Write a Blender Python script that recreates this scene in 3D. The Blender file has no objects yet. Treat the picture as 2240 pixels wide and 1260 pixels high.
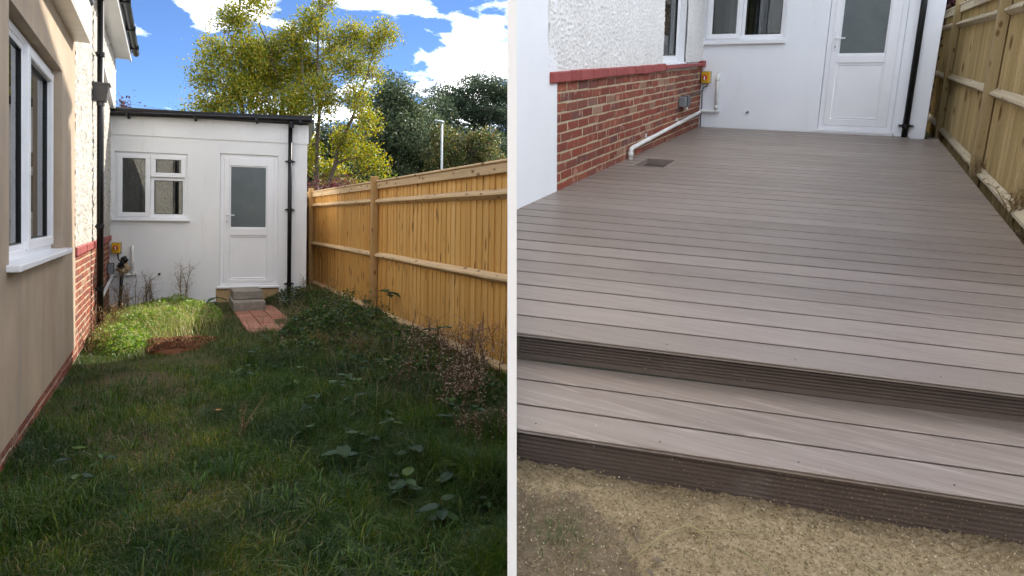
import bpy, math, random
import numpy as np
from mathutils import Matrix, Vector, noise
random.seed(7); rng = np.random.default_rng(7)
R = math.radians
scene = bpy.context.scene
col = scene.collection

# ------------------------------------------------------------------ camera
cam_d = bpy.data.cameras.new('camera'); cam = bpy.data.objects.new('camera', cam_d); col.objects.link(cam)
CR = Vector((.87868, -.47713, .01635)); CU = Vector((-.00443, .02610, .99965)); CF = Vector((.47739, .87845, -.02082))
cm = Matrix((CR, CU, -CF)).transposed().to_4x4(); cm.translation = (0, 0, 1.42)
cam.matrix_world = cm
cam_d.sensor_width = 36; cam_d.lens = 36 * 1389 / 2240; cam_d.shift_y = -(630 - 513) / 2240
cam_d.clip_start = .05; cam_d.clip_end = 2000
scene.camera = cam

# ------------------------------------------------------------------ sky, sun, exposure
SUN_AZ, SUN_EL = 58.0, 36.0          # azimuth from +Y towards +X
w = bpy.data.worlds.new('World'); scene.world = w; w.use_nodes = True
nt = w.node_tree; nt.nodes.clear()
def wn(t): return nt.nodes.new(t)
out = wn('ShaderNodeOutputWorld'); bg = wn('ShaderNodeBackground'); sky = wn('ShaderNodeTexSky')
sky.sky_type = 'NISHITA'; sky.sun_disc = False
sky.sun_elevation = R(SUN_EL); sky.sun_rotation = R(SUN_AZ)
sky.air_density = .7; sky.dust_density = 0; sky.ozone_density = 6; sky.altitude = 2600
tc = wn('ShaderNodeTexCoord'); sep = wn('ShaderNodeSeparateXYZ'); nt.links.new(tc.outputs['Generated'], sep.inputs[0])
add = wn('ShaderNodeMath'); add.operation = 'ADD'; add.inputs[1].default_value = .18; nt.links.new(sep.outputs[2], add.inputs[0])
mx_ = wn('ShaderNodeMath'); mx_.operation = 'MAXIMUM'; mx_.inputs[1].default_value = .06; nt.links.new(add.outputs[0], mx_.inputs[0])
dv = wn('ShaderNodeVectorMath'); dv.operation = 'DIVIDE'; nt.links.new(tc.outputs['Generated'], dv.inputs[0]); 
cb = wn('ShaderNodeCombineXYZ')
for i in range(3): nt.links.new(mx_.outputs[0], cb.inputs[i])
nt.links.new(cb.outputs[0], dv.inputs[1])
mp = wn('ShaderNodeMapping'); mp.inputs['Location'].default_value = (19.75108, 55.7436, 0); mp.inputs['Scale'].default_value = (1, 1, 0)
nt.links.new(dv.outputs[0], mp.inputs[0])
nz = wn('ShaderNodeTexNoise'); nz.inputs['Scale'].default_value = 1.9; nz.inputs['Detail'].default_value = 9; nz.inputs['Roughness'].default_value = .55
nz.inputs['Distortion'].default_value = .25
nt.links.new(mp.outputs[0], nz.inputs['Vector'])
rp = wn('ShaderNodeValToRGB'); rp.color_ramp.elements[0].position = .485; rp.color_ramp.elements[1].position = .645
nt.links.new(nz.outputs['Fac'], rp.inputs[0])
mixc = wn('ShaderNodeMix'); mixc.data_type = 'RGBA'
mixc.inputs['B'].default_value = (39.0, 39.2, 39.6, 1)
nt.links.new(rp.outputs[0], mixc.inputs['Factor']); nt.links.new(sky.outputs[0], mixc.inputs['A'])
nt.links.new(mixc.outputs['Result'], bg.inputs[0]); bg.inputs[1].default_value = .05
nt.links.new(bg.outputs[0], out.inputs[0])
sun_d = bpy.data.lights.new('sun', 'SUN'); sun = bpy.data.objects.new('sun', sun_d); col.objects.link(sun)
sun_d.energy = 2.0; sun_d.angle = R(.53); sun_d.color = (1, .93, .82)
sdir = Vector((math.sin(R(SUN_AZ)) * math.cos(R(SUN_EL)), math.cos(R(SUN_AZ)) * math.cos(R(SUN_EL)), math.sin(R(SUN_EL))))
sun.rotation_euler = sdir.to_track_quat('Z', 'Y').to_euler(); sun.location = sdir * 50
vs = scene.view_settings; vs.view_transform = 'Standard'; vs.look = 'None'; vs.gamma = 1; vs.exposure = 2.15
vs.use_curve_mapping = False
scene.cycles.max_bounces = 8; scene.cycles.diffuse_bounces = 5; scene.cycles.transparent_max_bounces = 12

# ------------------------------------------------------------------ the two yards: place matrices
LEFT = Matrix.Identity(4)
RIGHT = Matrix(((.55542, .81829, -.14803, .15987), (-.82665, .52400, -.20511, .22152), (-.09027, .23629, .96748, .37512), (0, 0, 0, 1)))
RIGHT_R = RIGHT.to_3x3().to_quaternion().to_matrix().to_4x4(); RIGHT_R.translation = RIGHT.translation; RIGHT = RIGHT_R

# ------------------------------------------------------------------ materials
MATS = {}
class Nodes:
    def __init__(s, name):
        s.m = bpy.data.materials.new(name); s.m.use_nodes = True; s.t = s.m.node_tree
        s.b = s.t.nodes['Principled BSDF']; s.tc = None
        MATS[name] = s.m
    def n(s, t, **k):
        n = s.t.nodes.new(t)
        for a, v in k.items(): setattr(n, a, v)
        return n
    def l(s, a, b): s.t.links.new(a, b)
    def coord(s, scale=(1, 1, 1), rnd=0):
        if s.tc is None: s.tc = s.n('ShaderNodeTexCoord')
        mp = s.n('ShaderNodeMapping'); mp.inputs['Scale'].default_value = scale
        s.l(s.tc.outputs['Object'], mp.inputs[0])
        if rnd:
            oi = s.n('ShaderNodeObjectInfo'); m = s.n('ShaderNodeMath', operation='MULTIPLY'); m.inputs[1].default_value = rnd
            s.l(oi.outputs['Random'], m.inputs[0]); c = s.n('ShaderNodeCombineXYZ')
            for i in range(3): s.l(m.outputs[0], c.inputs[i])
            s.l(c.outputs[0], mp.inputs['Location'])
        return mp.outputs[0]
    def noise(s, vec, scale, detail=5, rough=.6, dist=0):
        n = s.n('ShaderNodeTexNoise'); n.inputs['Scale'].default_value = scale; n.inputs['Detail'].default_value = detail
        n.inputs['Roughness'].default_value = rough; n.inputs['Distortion'].default_value = dist
        s.l(vec, n.inputs['Vector']); return n.outputs['Fac']
    def ramp(s, fac, stops, interp='LINEAR'):
        r = s.n('ShaderNodeValToRGB'); r.color_ramp.interpolation = interp; e = r.color_ramp.elements
        while len(e) < len(stops): e.new(.5)
        for i, (p, c) in enumerate(stops):
            e[i].position = p; e[i].color = (*c, 1) if len(c) == 3 else c
        s.l(fac, r.inputs[0]); return r.outputs[0]
    def mix(s, fac, a, b, mode='MIX'):
        n = s.n('ShaderNodeMix', data_type='RGBA', blend_type=mode)
        for v, k in ((fac, 'Factor'), (a, 'A'), (b, 'B')):
            if isinstance(v, (int, float)): n.inputs[k].default_value = v
            elif isinstance(v, tuple): n.inputs[k].default_value = (*v, 1)
            else: s.l(v, n.inputs[k])
        return n.outputs['Result']
    def rnd(s, stops):
        oi = s.n('ShaderNodeObjectInfo'); return s.ramp(oi.outputs['Random'], stops)
    def bump(s, h, strength=.3, dist=.01):
        b = s.n('ShaderNodeBump'); b.inputs['Strength'].default_value = strength; b.inputs['Distance'].default_value = dist
        s.l(h, b.inputs['Height']); s.l(b.outputs[0], s.b.inputs['Normal'])
    def base(s, c):
        if isinstance(c, tuple): s.b.inputs['Base Color'].default_value = (*c, 1)
        else: s.l(c, s.b.inputs['Base Color'])
    def set(s, rough=.6, spec=.3, metal=0):
        s.b.inputs['Roughness'].default_value = rough; s.b.inputs['Specular IOR Level'].default_value = spec; s.b.inputs['Metallic'].default_value = metal
G3 = lambda v: (v, v, v)

def m_simple(name, c, rough=.5, spec=.4, var=.12, scale=8, bump=0, bscale=60):
    k = Nodes(name); v = k.coord(); f = k.noise(v, scale, 6)
    lo = tuple(x * (1 - var) for x in c); hi = tuple(min(1, x * (1 + var)) for x in c)
    k.base(k.ramp(f, [(.3, lo), (.7, hi)])); k.set(rough, spec)
    if bump: k.bump(k.noise(v, bscale, 4), bump, .004)
    return k.m
# painted smooth render: fine trowel relief, faint grime low down in blotches of its own shape
k = Nodes('white_render'); v = k.coord()
f = k.noise(v, 1.3, 8, .62); g = k.noise(v, 26, 6, .7); st = k.noise(k.coord((5, 5, .8)), 1.6, 6, .65)
c = k.ramp(f, [(.3, (.74, .75, .755)), (.7, (.82, .825, .825))])
c = k.mix(k.ramp(st, [(.58, G3(0)), (.76, G3(.34))]), c, (.55, .53, .48))
sp = k.noise(v, 55, 2, .5); c = k.mix(k.ramp(sp, [(.77, G3(0)), (.8, G3(.45))]), c, (.25, .23, .2))
k.base(c); k.set(.75, .25); k.bump(g, .22, .006)
k = Nodes('tan_render'); v = k.coord(); f = k.noise(v, 1.6, 8, .65); st = k.noise(k.coord((2.2, 2.2, .35)), 2.2, 6, .6)
c = k.ramp(f, [(.28, (.36, .275, .195)), (.72, (.47, .37, .265))]); c = k.mix(k.ramp(st, [(.42, G3(0)), (.7, G3(.65))]), c, (.30, .255, .21))
low = k.noise(k.coord((1.2, 1.2, .5)), 1.1, 7, .7); c = k.mix(k.ramp(low, [(.5, G3(0)), (.72, G3(.45))]), c, (.50, .43, .34))
k.base(c); k.set(.85, .15); k.bump(k.noise(v, 90, 4, .7), .25, .004)
k = Nodes('tan_patch'); v = k.coord(); k.base(k.ramp(k.noise(v, 5, 7, .7), [(.3, (.36, .24, .12)), (.7, (.48, .35, .2))])); k.set(.9, .1); k.bump(k.noise(v, 70, 4), .3, .004)
k = Nodes('roughcast'); v = k.coord(); f = k.noise(v, 3, 6)
k.base(k.mix(k.ramp(k.noise(v, 48, 3), [(.38, G3(.55)), (.5, G3(0))]), k.ramp(f, [(.3, (.72, .715, .69)), (.7, (.80, .795, .77))]), (.52, .50, .46))); k.set(.85, .2); k.bump(k.noise(v, 120, 4, .7), .45, .006)
for nm_, lo_, hi_, sp_c in (('fresh_white', (.80, .825, .85), (.85, .87, .89), (.5, .5, .5)),):
    k = Nodes(nm_); v = k.coord(); f = k.noise(v, 1.3, 8, .62)
    c = k.ramp(f, [(.3, lo_), (.7, hi_)]); sp = k.noise(v, 38, 2, .5); c = k.mix(k.ramp(sp, [(.775, G3(0)), (.80, G3(.5))]), c, (.3, .29, .27))
    st = k.noise(k.coord((4, 4, .7)), 1.4, 6, .65); c = k.mix(k.ramp(st, [(.58, G3(0)), (.78, G3(.26))]), c, (.6, .6, .58))
    k.base(c); k.set(.7, .25); k.bump(k.noise(v, 30, 6, .7), .25, .006)
k = Nodes('old_roughcast'); v = k.coord(); f = k.noise(v, 3, 6)
k.base(k.mix(k.ramp(k.noise(v, 30, 3), [(.40, G3(.75)), (.52, G3(0))]), k.ramp(f, [(.3, (.50, .475, .425)), (.7, (.58, .555, .50))]), (.26, .235, .20))); k.set(.9, .15); k.bump(k.noise(v, 70, 4, .7), .8, .012)
k = Nodes('brick'); v = k.coord(rnd=40); f = k.noise(v, 14, 7, .7)
oi = k.rnd([(0, (.17, .055, .042)), (.3, (.27, .075, .048)), (.5, (.19, .07, .055)), (.75, (.30, .10, .06)), (.9, (.15, .065, .058)), (1, (.34, .21, .14))])
c = k.mix(k.ramp(f, [(.45, G3(0)), (.8, G3(.55))]), oi, (.15, .055, .045))
s2 = k.noise(k.coord((6, 26, 5), rnd=70), 2.0, 4, .6); c = k.mix(k.ramp(s2, [(.58, G3(0)), (.66, G3(.7))]), c, (.46, .27, .20))
k.base(c); k.set(.85, .15); k.bump(f, .5, .006)
k = Nodes('mortar'); v = k.coord(); k.base(k.ramp(k.noise(v, 22, 6), [(.3, (.38, .31, .20)), (.7, (.52, .44, .31))])); k.set(.95, .1); k.bump(k.noise(v, 90, 4), .5, .006)
k = Nodes('red_paint'); v = k.coord(rnd=20); k.base(k.ramp(k.noise(v, 8, 6), [(.3, (.26, .055, .05)), (.7, (.34, .085, .075))])); k.set(.65, .3); k.bump(k.noise(v, 40, 4), .3, .005)
k = Nodes('upvc'); v = k.coord(); k.base(k.ramp(k.noise(v, 3, 4), [(.3, (.79, .80, .82)), (.7, (.84, .845, .86))])); k.set(.28, .45)
k = Nodes('white_pipe'); v = k.coord(); k.base(k.ramp(k.noise(v, 9, 5), [(.3, (.66, .66, .62)), (.7, (.78, .78, .75))])); k.set(.35, .4)
m_simple('black_plastic', (.009, .009, .010), .36, .3, .3); m_simple('grey_plastic', (.17, .18, .19), .45, .4)
m_simple('dark_grey_plastic', (.075, .07, .072), .4, .4); m_simple('yellow_plastic', (.62, .36, .02), .4, .4); m_simple('red_plastic', (.5, .03, .02), .35, .5)
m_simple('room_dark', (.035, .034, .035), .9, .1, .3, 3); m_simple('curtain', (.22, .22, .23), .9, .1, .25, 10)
m_simple('lead', (.09, .095, .10), .6, .3, .25, 12); m_simple('paper', (.42, .31, .19), .8, .2, .2, 14); m_simple('steel', (.42, .44, .45), .4, .5, .15)
m_simple('lamp_metal', (.38, .42, .43), .45, .5, .1); m_simple('wire', (.20, .24, .25), .5, .4)
k = Nodes('concrete'); v = k.coord(rnd=9); k.base(k.ramp(k.noise(v, 9, 8, .7), [(.3, (.17, .155, .13)), (.7, (.33, .30, .26))])); k.set(.9, .15); k.bump(k.noise(v, 60, 5), .5, .006)
m_simple('pale_stone', (.40, .34, .25), .8, .2, .3, 30)
k = Nodes('red_tile'); v = k.coord(rnd=30); k.base(k.mix(k.ramp(k.noise(v, 7, 6, .7), [(.35, G3(0)), (.7, G3(.8))]), k.rnd([(0, (.33, .125, .085)), (1, (.42, .19, .135))]), (.20, .15, .105))); k.set(.85, .15); k.bump(k.noise(v, 50, 4), .3, .004)
def glass(name, tint, refl):
    k = Nodes(name); t = k.t; t.nodes.remove(k.b); o = t.nodes['Material Output']
    tr = k.n('ShaderNodeBsdfTransparent'); tr.inputs[0].default_value = (*tint, 1)
    gl = k.n('ShaderNodeBsdfGlossy'); gl.inputs['Roughness'].default_value = .015
    fr = k.n('ShaderNodeFresnel'); fr.inputs[0].default_value = refl
    mx = k.n('ShaderNodeMixShader'); k.l(fr.outputs[0], mx.inputs[0]); k.l(tr.outputs[0], mx.inputs[1]); k.l(gl.outputs[0], mx.inputs[2]); k.l(mx.outputs[0], o.inputs[0])
glass('window_glass', (.75, .8, .8), 2.2)
glass('side_glass', (.35, .37, .37), 3.0)
k = Nodes('frosted_glass'); v = k.coord(); k.base(k.ramp(k.noise(v, 2.2, 5), [(.3, (.085, .105, .11)), (.7, (.125, .15, .15))])); k.set(.22, .5); k.bump(k.noise(v, 160, 2), .08, .002)
def wood(name, cols, grain, axis='Z', dark=(.16, .085, .03), knots=True):
    k = Nodes(name)
    sc = {'Z': (34, 34, 1.3), 'Y': (34, 1.3, 34)}[axis]
    f = k.noise(k.coord(sc, rnd=60), 1.0, 6, .6, .6); bl = k.noise(k.coord((1, 1, 1), rnd=25), 1.8, 4)
    base = k.rnd(cols)
    c = k.mix(k.ramp(f, [(.35, G3(0)), (.72, G3(grain))]), base, tuple(x * .58 for x in cols[0][1]))
    c = k.mix(k.ramp(bl, [(.5, G3(0)), (.8, G3(.28))]), c, tuple(min(1, x * 1.25) for x in cols[-1][1]))
    if knots:
        vo = k.n('ShaderNodeTexVoronoi'); vo.inputs['Scale'].default_value = 1.0
        k.l(k.coord({'Z': (11, 11, 5.2), 'Y': (11, 5.2, 11)}[axis], rnd=90), vo.inputs['Vector'])
        c = k.mix(k.ramp(vo.outputs['Distance'], [(.11, G3(.95)), (.23, G3(0))]), c, dark)
    k.base(c); k.set(.75, .2); k.bump(f, .25, .003); return k.m
wood('fence_wood', [(0, (.64, .345, .09)), (.35, (.76, .46, .145)), (.7, (.70, .39, .11)), (1, (.80, .51, .19))], .55)
wood('fence_rail', [(0, (.62, .44, .24)), (1, (.68, .50, .29))], .6, 'Y')
wood('fence_post', [(0, (.46, .28, .11)), (1, (.50, .31, .13))], .6)
wood('olive_wood', [(0, (.44, .335, .16)), (.5, (.52, .40, .20)), (1, (.60, .47, .25))], .5)
wood('olive_rail', [(0, (.54, .45, .30)), (1, (.60, .51, .35))], .6, 'Y')
wood('olive_post', [(0, (.38, .285, .14)), (1, (.43, .33, .17))], .6)
def decking(name, c0, c1, lines, rough=.5):
    k = Nodes(name)
    f = k.noise(k.coord((1.3, 60, 60), rnd=70), 1.0, 9, .72, .5)
    bl = k.noise(k.coord((.7, 1.4, 1), rnd=12), 1.7, 5, .6)
    c = k.mix(k.ramp(f, [(.32, G3(0)), (.7, G3(1))]), c0, c1); c = k.mix(.38, c, k.mix(1.0, c, k.rnd([(0, (.74, .73, .72)), (.5, (1.0, 1.0, 1.0)), (1, (1.2, 1.2, 1.22))]), 'MULTIPLY'))
    c = k.mix(k.ramp(bl, [(.42, G3(0)), (.75, G3(.3))]), c, tuple(x * .80 for x in c0))
    if lines:                                   # embossed cathedral grain: contour lines of a stretched noise field
        cf = k.noise(k.coord((.26, 6.5, 1), rnd=33), 1.0, 1.5, .4, .12)
        mu = k.n('ShaderNodeMath', operation='MULTIPLY'); mu.inputs[1].default_value = 62; k.l(cf, mu.inputs[0])
        sn = k.n('ShaderNodeMath', operation='SINE'); k.l(mu.outputs[0], sn.inputs[0])
        br = k.noise(k.coord((9, 60, 9), rnd=21), 1.0, 3, .6)
        ml = k.mix(1.0, k.ramp(sn.outputs[0], [(.72, G3(0)), (.96, G3(lines))]), k.ramp(br, [(.38, G3(.0)), (.62, G3(1))]), 'MULTIPLY')
        c = k.mix(ml, c, tuple(x * 1.5 for x in c1))
    sm_ = k.noise(k.coord((.5, 6, 1), rnd=8), 2.6, 6, .7); c = k.mix(k.ramp(sm_, [(.60, G3(0)), (.74, G3(.22))]), c, (.42, .40, .37))
    dk = k.noise(k.coord((2.2, 34, 1), rnd=55), 1.0, 5, .6); c = k.mix(k.ramp(dk, [(.56, G3(0)), (.72, G3(.45))]), c, tuple(x * .62 for x in c0))
    vo = k.n('ShaderNodeTexVoronoi'); vo.inputs['Scale'].default_value = 13; k.l(k.coord((1, 1, 1), rnd=3), vo.inputs['Vector'])
    c = k.mix(k.ramp(vo.outputs['Distance'], [(.025, G3(.8)), (.05, G3(0))]), c, (.45, .42, .38))
    k.base(c); k.set(rough, .4)
    rg = k.ramp(bl, [(.3, G3(rough - .08)), (.7, G3(rough + .1))]); k.l(rg, k.b.inputs['Roughness'])
    k.bump(f, .10, .0015); return k.m
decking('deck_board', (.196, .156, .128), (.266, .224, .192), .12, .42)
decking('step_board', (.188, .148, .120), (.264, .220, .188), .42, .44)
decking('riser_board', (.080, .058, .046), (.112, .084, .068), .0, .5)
k = Nodes('sand'); v = k.coord(); f = k.noise(v, 24, 9, .8); fine = k.noise(v, 85, 4, .75); big = k.noise(v, 3.2, 6, .6)
c = k.ramp(f, [(.3, (.25, .185, .105)), (.55, (.36, .285, .175)), (.75, (.46, .375, .245))])
c = k.mix(k.ramp(fine, [(.36, G3(.85)), (.50, G3(0))]), c, (.105, .075, .038)); c = k.mix(k.ramp(fine, [(.58, G3(0)), (.70, G3(.6))]), c, (.50, .42, .28))
c = k.mix(k.ramp(big, [(.45, G3(0)), (.7, G3(.4))]), c, (.17, .125, .07))
va = k.n('ShaderNodeVertexColor'); va.layer_name = 'Col'
mud = k.ramp(k.noise(v, 30, 8, .8), [(.32, (.075, .052, .034)), (.5, (.16, .12, .082)), (.72, (.28, .225, .16))])
edge = k.mix(.5, va.outputs['Color'], k.ramp(f, [(.4, G3(0)), (.6, G3(1))])); c = k.mix(k.ramp(edge, [(.45, G3(0)), (.62, G3(.85))]), c, mud)
k.base(c); k.set(.95, .1); k.bump(fine, .9, .012)
k = Nodes('soil'); v = k.coord(); f = k.noise(v, 16, 8, .7); b = k.noise(v, .9, 5)
c = k.ramp(f, [(.3, (.045, .032, .018)), (.7, (.12, .085, .048))]); c = k.mix(k.ramp(b, [(.4, G3(.2)), (.6, G3(.85))]), c, (.045, .06, .018))
k.base(c); k.set(.95, .1); k.bump(f, .5, .02)
k = Nodes('heap_soil'); v = k.coord(); k.base(k.ramp(k.noise(v, 26, 8, .75), [(.3, (.06, .022, .010)), (.7, (.20, .085, .04))])); k.set(.95, .1); k.bump(k.noise(v, 30, 6), .8, .02)
def leafy(name, rough=.5, transl=.35):
    k = Nodes(name); va = k.n('ShaderNodeVertexColor'); va.layer_name = 'Col'
    k.base(va.outputs['Color']); k.set(rough, .35)
    tl = k.n('ShaderNodeBsdfTranslucent'); hs = k.n('ShaderNodeHueSaturation'); hs.inputs['Value'].default_value = 1.5; hs.inputs['Saturation'].default_value = 1.15
    k.l(va.outputs['Color'], hs.inputs['Color']); k.l(hs.outputs[0], tl.inputs[0])
    mx = k.n('ShaderNodeMixShader'); mx.inputs[0].default_value = transl
    o = k.t.nodes['Material Output']; k.l(k.b.outputs[0], mx.inputs[1]); k.l(tl.outputs[0], mx.inputs[2]); k.l(mx.outputs[0], o.inputs[0]); return k.m
leafy('leaf'); leafy('grass', .42, .3); leafy('dry', .8, .2)
k = Nodes('bark'); v = k.coord((1, 1, .4)); f = k.noise(v, 30, 6, .7); k.base(k.ramp(f, [(.3, (.065, .05, .035)), (.7, (.20, .165, .125))])); k.set(.9, .1); k.bump(f, .6, .02)
k = Nodes('divider_paint'); v = k.coord(); k.base(k.ramp(k.noise(v, 2, 5), [(.3, (.84, .845, .85)), (.7, (.88, .885, .89))])); k.set(.6, .3); k.bump(k.noise(v, 60, 4), .1, .003)

# ------------------------------------------------------------------ mesh helpers
class MB:
    def __init__(s): s.v = []; s.f = []
    def quad(s, *p):
        i = len(s.v); s.v += [tuple(q) for q in p]; s.f.append(tuple(range(i, i + len(p)))); return s
    def box(s, x0, x1, y0, y1, z0, z1):
        i = len(s.v)
        s.v += [(x, y, z) for z in (z0, z1) for y in (y0, y1) for x in (x0, x1)]
        for q in ((0, 2, 3, 1), (4, 5, 7, 6), (0, 1, 5, 4), (2, 6, 7, 3), (0, 4, 6, 2), (1, 3, 7, 5)): s.f.append(tuple(i + a for a in q))
        return s
    def cbox(s, x0, x1, y0, y1, z0, z1, c):      # box with chamfered edges (8-gon rings, chamfer on all vertical and horizontal edges)
        i = len(s.v); pts = []
        for z, k in ((z0, c), (z0 + c, 0), (z1 - c, 0), (z1, c)):
            for x, y in ((x0 + c, y0 + k), (x1 - c, y0 + k), (x1 - k, y0 + c), (x1 - k, y1 - c), (x1 - c, y1 - k), (x0 + c, y1 - k), (x0 + k, y1 - c), (x0 + k, y0 + c)):
                pts.append((x, y, z))
        s.v += pts
        for r_ in range(3):
            for j in range(8): a = i + r_ * 8 + j; b = i + r_ * 8 + (j + 1) % 8; s.f.append((a, b, b + 8, a + 8))
        s.f.append(tuple(i + j for j in range(7, -1, -1))); s.f.append(tuple(i + 24 + j for j in range(8))); return s
    def prism(s, poly, z0, z1):
        i = len(s.v); n = len(poly)
        s.v += [(x, y, z0) for x, y in poly] + [(x, y, z1) for x, y in poly]
        s.f.append(tuple(i + j for j in range(n - 1, -1, -1))); s.f.append(tuple(i + n + j for j in range(n)))
        for j in range(n): a = i + j; b = i + (j + 1) % n; s.f.append((a, b, b + n, a + n))
        return s
    def sweep(s, prof, p0, p1, ux, uz):           # extrude 2d profile (ccw) from p0 to p1; ux,uz = profile axes
        i = len(s.v); n = len(prof); ux = Vector(ux); uz = Vector(uz)
        for p in (Vector(p0), Vector(p1)): s.v += [tuple(p + ux * a + uz * b) for a, b in prof]
        for j in range(n): a = i + j; b = i + (j + 1) % n; s.f.append((a, b, b + n, a + n))
        s.f.append(tuple(i + j for j in range(n - 1, -1, -1))); s.f.append(tuple(i + n + j for j in range(n))); return s
    def tube(s, pts, rad, n=8, cap=True):
        pts = [Vector(p) for p in pts]
        rad = rad if isinstance(rad, (list, tuple)) else [rad] * len(pts)
        i0 = len(s.v); up = None
        for j, p in enumerate(pts):
            d = (pts[min(j + 1, len(pts) - 1)] - pts[max(j - 1, 0)]).normalized()
            if up is None: up = Vector((0, 0, 1)) if abs(d.z) < .9 else Vector((1, 0, 0))
            a = d.cross(up).normalized(); b = a.cross(d).normalized(); up = b
            for q in range(n):
                t = 2 * math.pi * q / n; s.v.append(tuple(p + (a * math.cos(t) + b * math.sin(t)) * rad[j]))
        for j in range(len(pts) - 1):
            for q in range(n):
                a = i0 + j * n + q; b = i0 + j * n + (q + 1) % n; s.f.append((a, a + n, b + n, b))
        if cap:
            s.f.append(tuple(i0 + q for q in range(n))); e = i0 + (len(pts) - 1) * n; s.f.append(tuple(e + q for q in range(n - 1, -1, -1)))
        return s
    def lathe(s, c, prof, n=16, axis='Z'):
        i = len(s.v)
        for r_, h in prof:
            for q in range(n):
                t = 2 * math.pi * q / n; x, y = r_ * math.cos(t), r_ * math.sin(t)
                s.v.append({'Z': (c[0] + x, c[1] + y, c[2] + h), 'Y': (c[0] + x, c[1] + h, c[2] + y), 'X': (c[0] + h, c[1] + x, c[2] + y)}[axis])
        for j in range(len(prof) - 1):
            for q in range(n):
                a = i + j * n + q; b = i + j * n + (q + 1) % n; s.f.append((a, b, b + n, a + n))
        s.f.append(tuple(i + q for q in range(n))); e = i + (len(prof) - 1) * n; s.f.append(tuple(e + q for q in range(n))); return s
    def mesh(s, name, mat, smooth=False):
        me = bpy.data.meshes.new(name); me.from_pydata(s.v, [], s.f); me.materials.append(MATS[mat])
        if smooth: me.polygons.foreach_set('use_smooth', [True] * len(me.polygons))
        me.update()
        import bmesh
        b = bmesh.new(); b.from_mesh(me); bmesh.ops.recalc_face_normals(b, faces=b.faces); b.to_mesh(me); b.free()
        return me
def npmesh(name, mat, V, F, colr=None):
    """V (n,3), F (m,3|4) arrays; optional per-vertex colour"""
    me = bpy.data.meshes.new(name); k = F.shape[1]
    me.vertices.add(len(V)); me.vertices.foreach_set('co', V.astype(np.float32).ravel())
    me.loops.add(F.size); me.loops.foreach_set('vertex_index', F.astype(np.int32).ravel())
    me.polygons.add(len(F)); me.polygons.foreach_set('loop_start', np.arange(0, F.size, k, dtype=np.int32))
    me.materials.append(MATS[mat]); me.update(calc_edges=True)
    if colr is not None:
        a = me.color_attributes.new('Col', 'FLOAT_COLOR', 'POINT')
        c = np.ones((len(V), 4), np.float32); c[:, :3] = colr; a.data.foreach_set('color', c.ravel())
    return me
PLACE = LEFT; MAT = {}
def put(o, parent=None, M=None):
    M = M or Matrix.Identity(4); MAT[o.name] = M; col.objects.link(o)
    if parent is not None:
        o.parent = parent; o.matrix_local = MAT[parent.name].inverted() @ M
    else: o.matrix_world = PLACE @ M
    return o
def tag(o, label=None, cat=None, group=None, kind=None):
    for k_, v_ in (('label', label), ('category', cat), ('group', group), ('kind', kind)):
        if v_: o[k_] = v_
    return o
def thing(name, label, cat, loc=(0, 0, 0), group=None, M=None):
    o = bpy.data.objects.new(name, None); o.empty_display_size = .1
    put(o, None, M or Matrix.Translation(loc)); return tag(o, label, cat, group)
def part(name, mb, mat, parent=None, M=None, smooth=False):
    me = mb.mesh(name, mat, smooth) if isinstance(mb, MB) else mb
    return put(bpy.data.objects.new(name, me), parent, M)
def T(x, y, z): return Matrix.Translation((x, y, z))

# ------------------------------------------------------------------ wall with openings, in a wall frame (x along, y into the wall, z up)
def wall_mb(x0, x1, z0, z1, holes, thick=.25):
    mb = MB(); xs = sorted({x0, x1, *[h[0] for h in holes], *[h[1] for h in holes]}); zs = sorted({z0, z1, *[h[2] for h in holes], *[h[3] for h in holes]})
    for a, b in zip(xs, xs[1:]):
        for c, d in zip(zs, zs[1:]):
            if any(h[0] <= a and b <= h[1] and h[2] <= c and d <= h[3] for h in holes): continue
            mb.quad((a, 0, c), (b, 0, c), (b, 0, d), (a, 0, d)); mb.quad((a, thick, c), (a, thick, d), (b, thick, d), (b, thick, c))
    for h in holes:
        a, b, c, d = h
        mb.quad((a, 0, c), (a, thick, c), (a, thick, d), (a, 0, d)); mb.quad((b, 0, c), (b, 0, d), (b, thick, d), (b, thick, c))
        mb.quad((a, 0, d), (a, thick, d), (b, thick, d), (b, 0, d)); mb.quad((a, 0, c), (b, 0, c), (b, thick, c), (a, thick, c))
    mb.quad((x0, 0, z0), (x0, 0, z1), (x0, thick, z1), (x0, thick, z0)); mb.quad((x1, 0, z0), (x1, thick, z0), (x1, thick, z1), (x1, 0, z1))
    mb.quad((x0, 0, z1), (x1, 0, z1), (x1, thick, z1), (x0, thick, z1)); return mb
def frame_mb(x0, x1, z0, z1, wd, y0, y1, c=.006):
    mb = MB()
    prof = [(0, 0), (wd, 0), (wd, 1), (0, 1)]
    mb.cbox(x0, x1, y0, y1, z0, z0 + wd, c); mb.cbox(x0, x1, y0, y1, z1 - wd, z1, c)
    mb.cbox(x0, x0 + wd, y0 + .001, y1 - .001, z0 + wd - c, z1 - wd + c, c * .8); mb.cbox(x1 - wd, x1, y0 + .001, y1 - .001, z0 + wd - c, z1 - wd + c, c * .8); return mb
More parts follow.
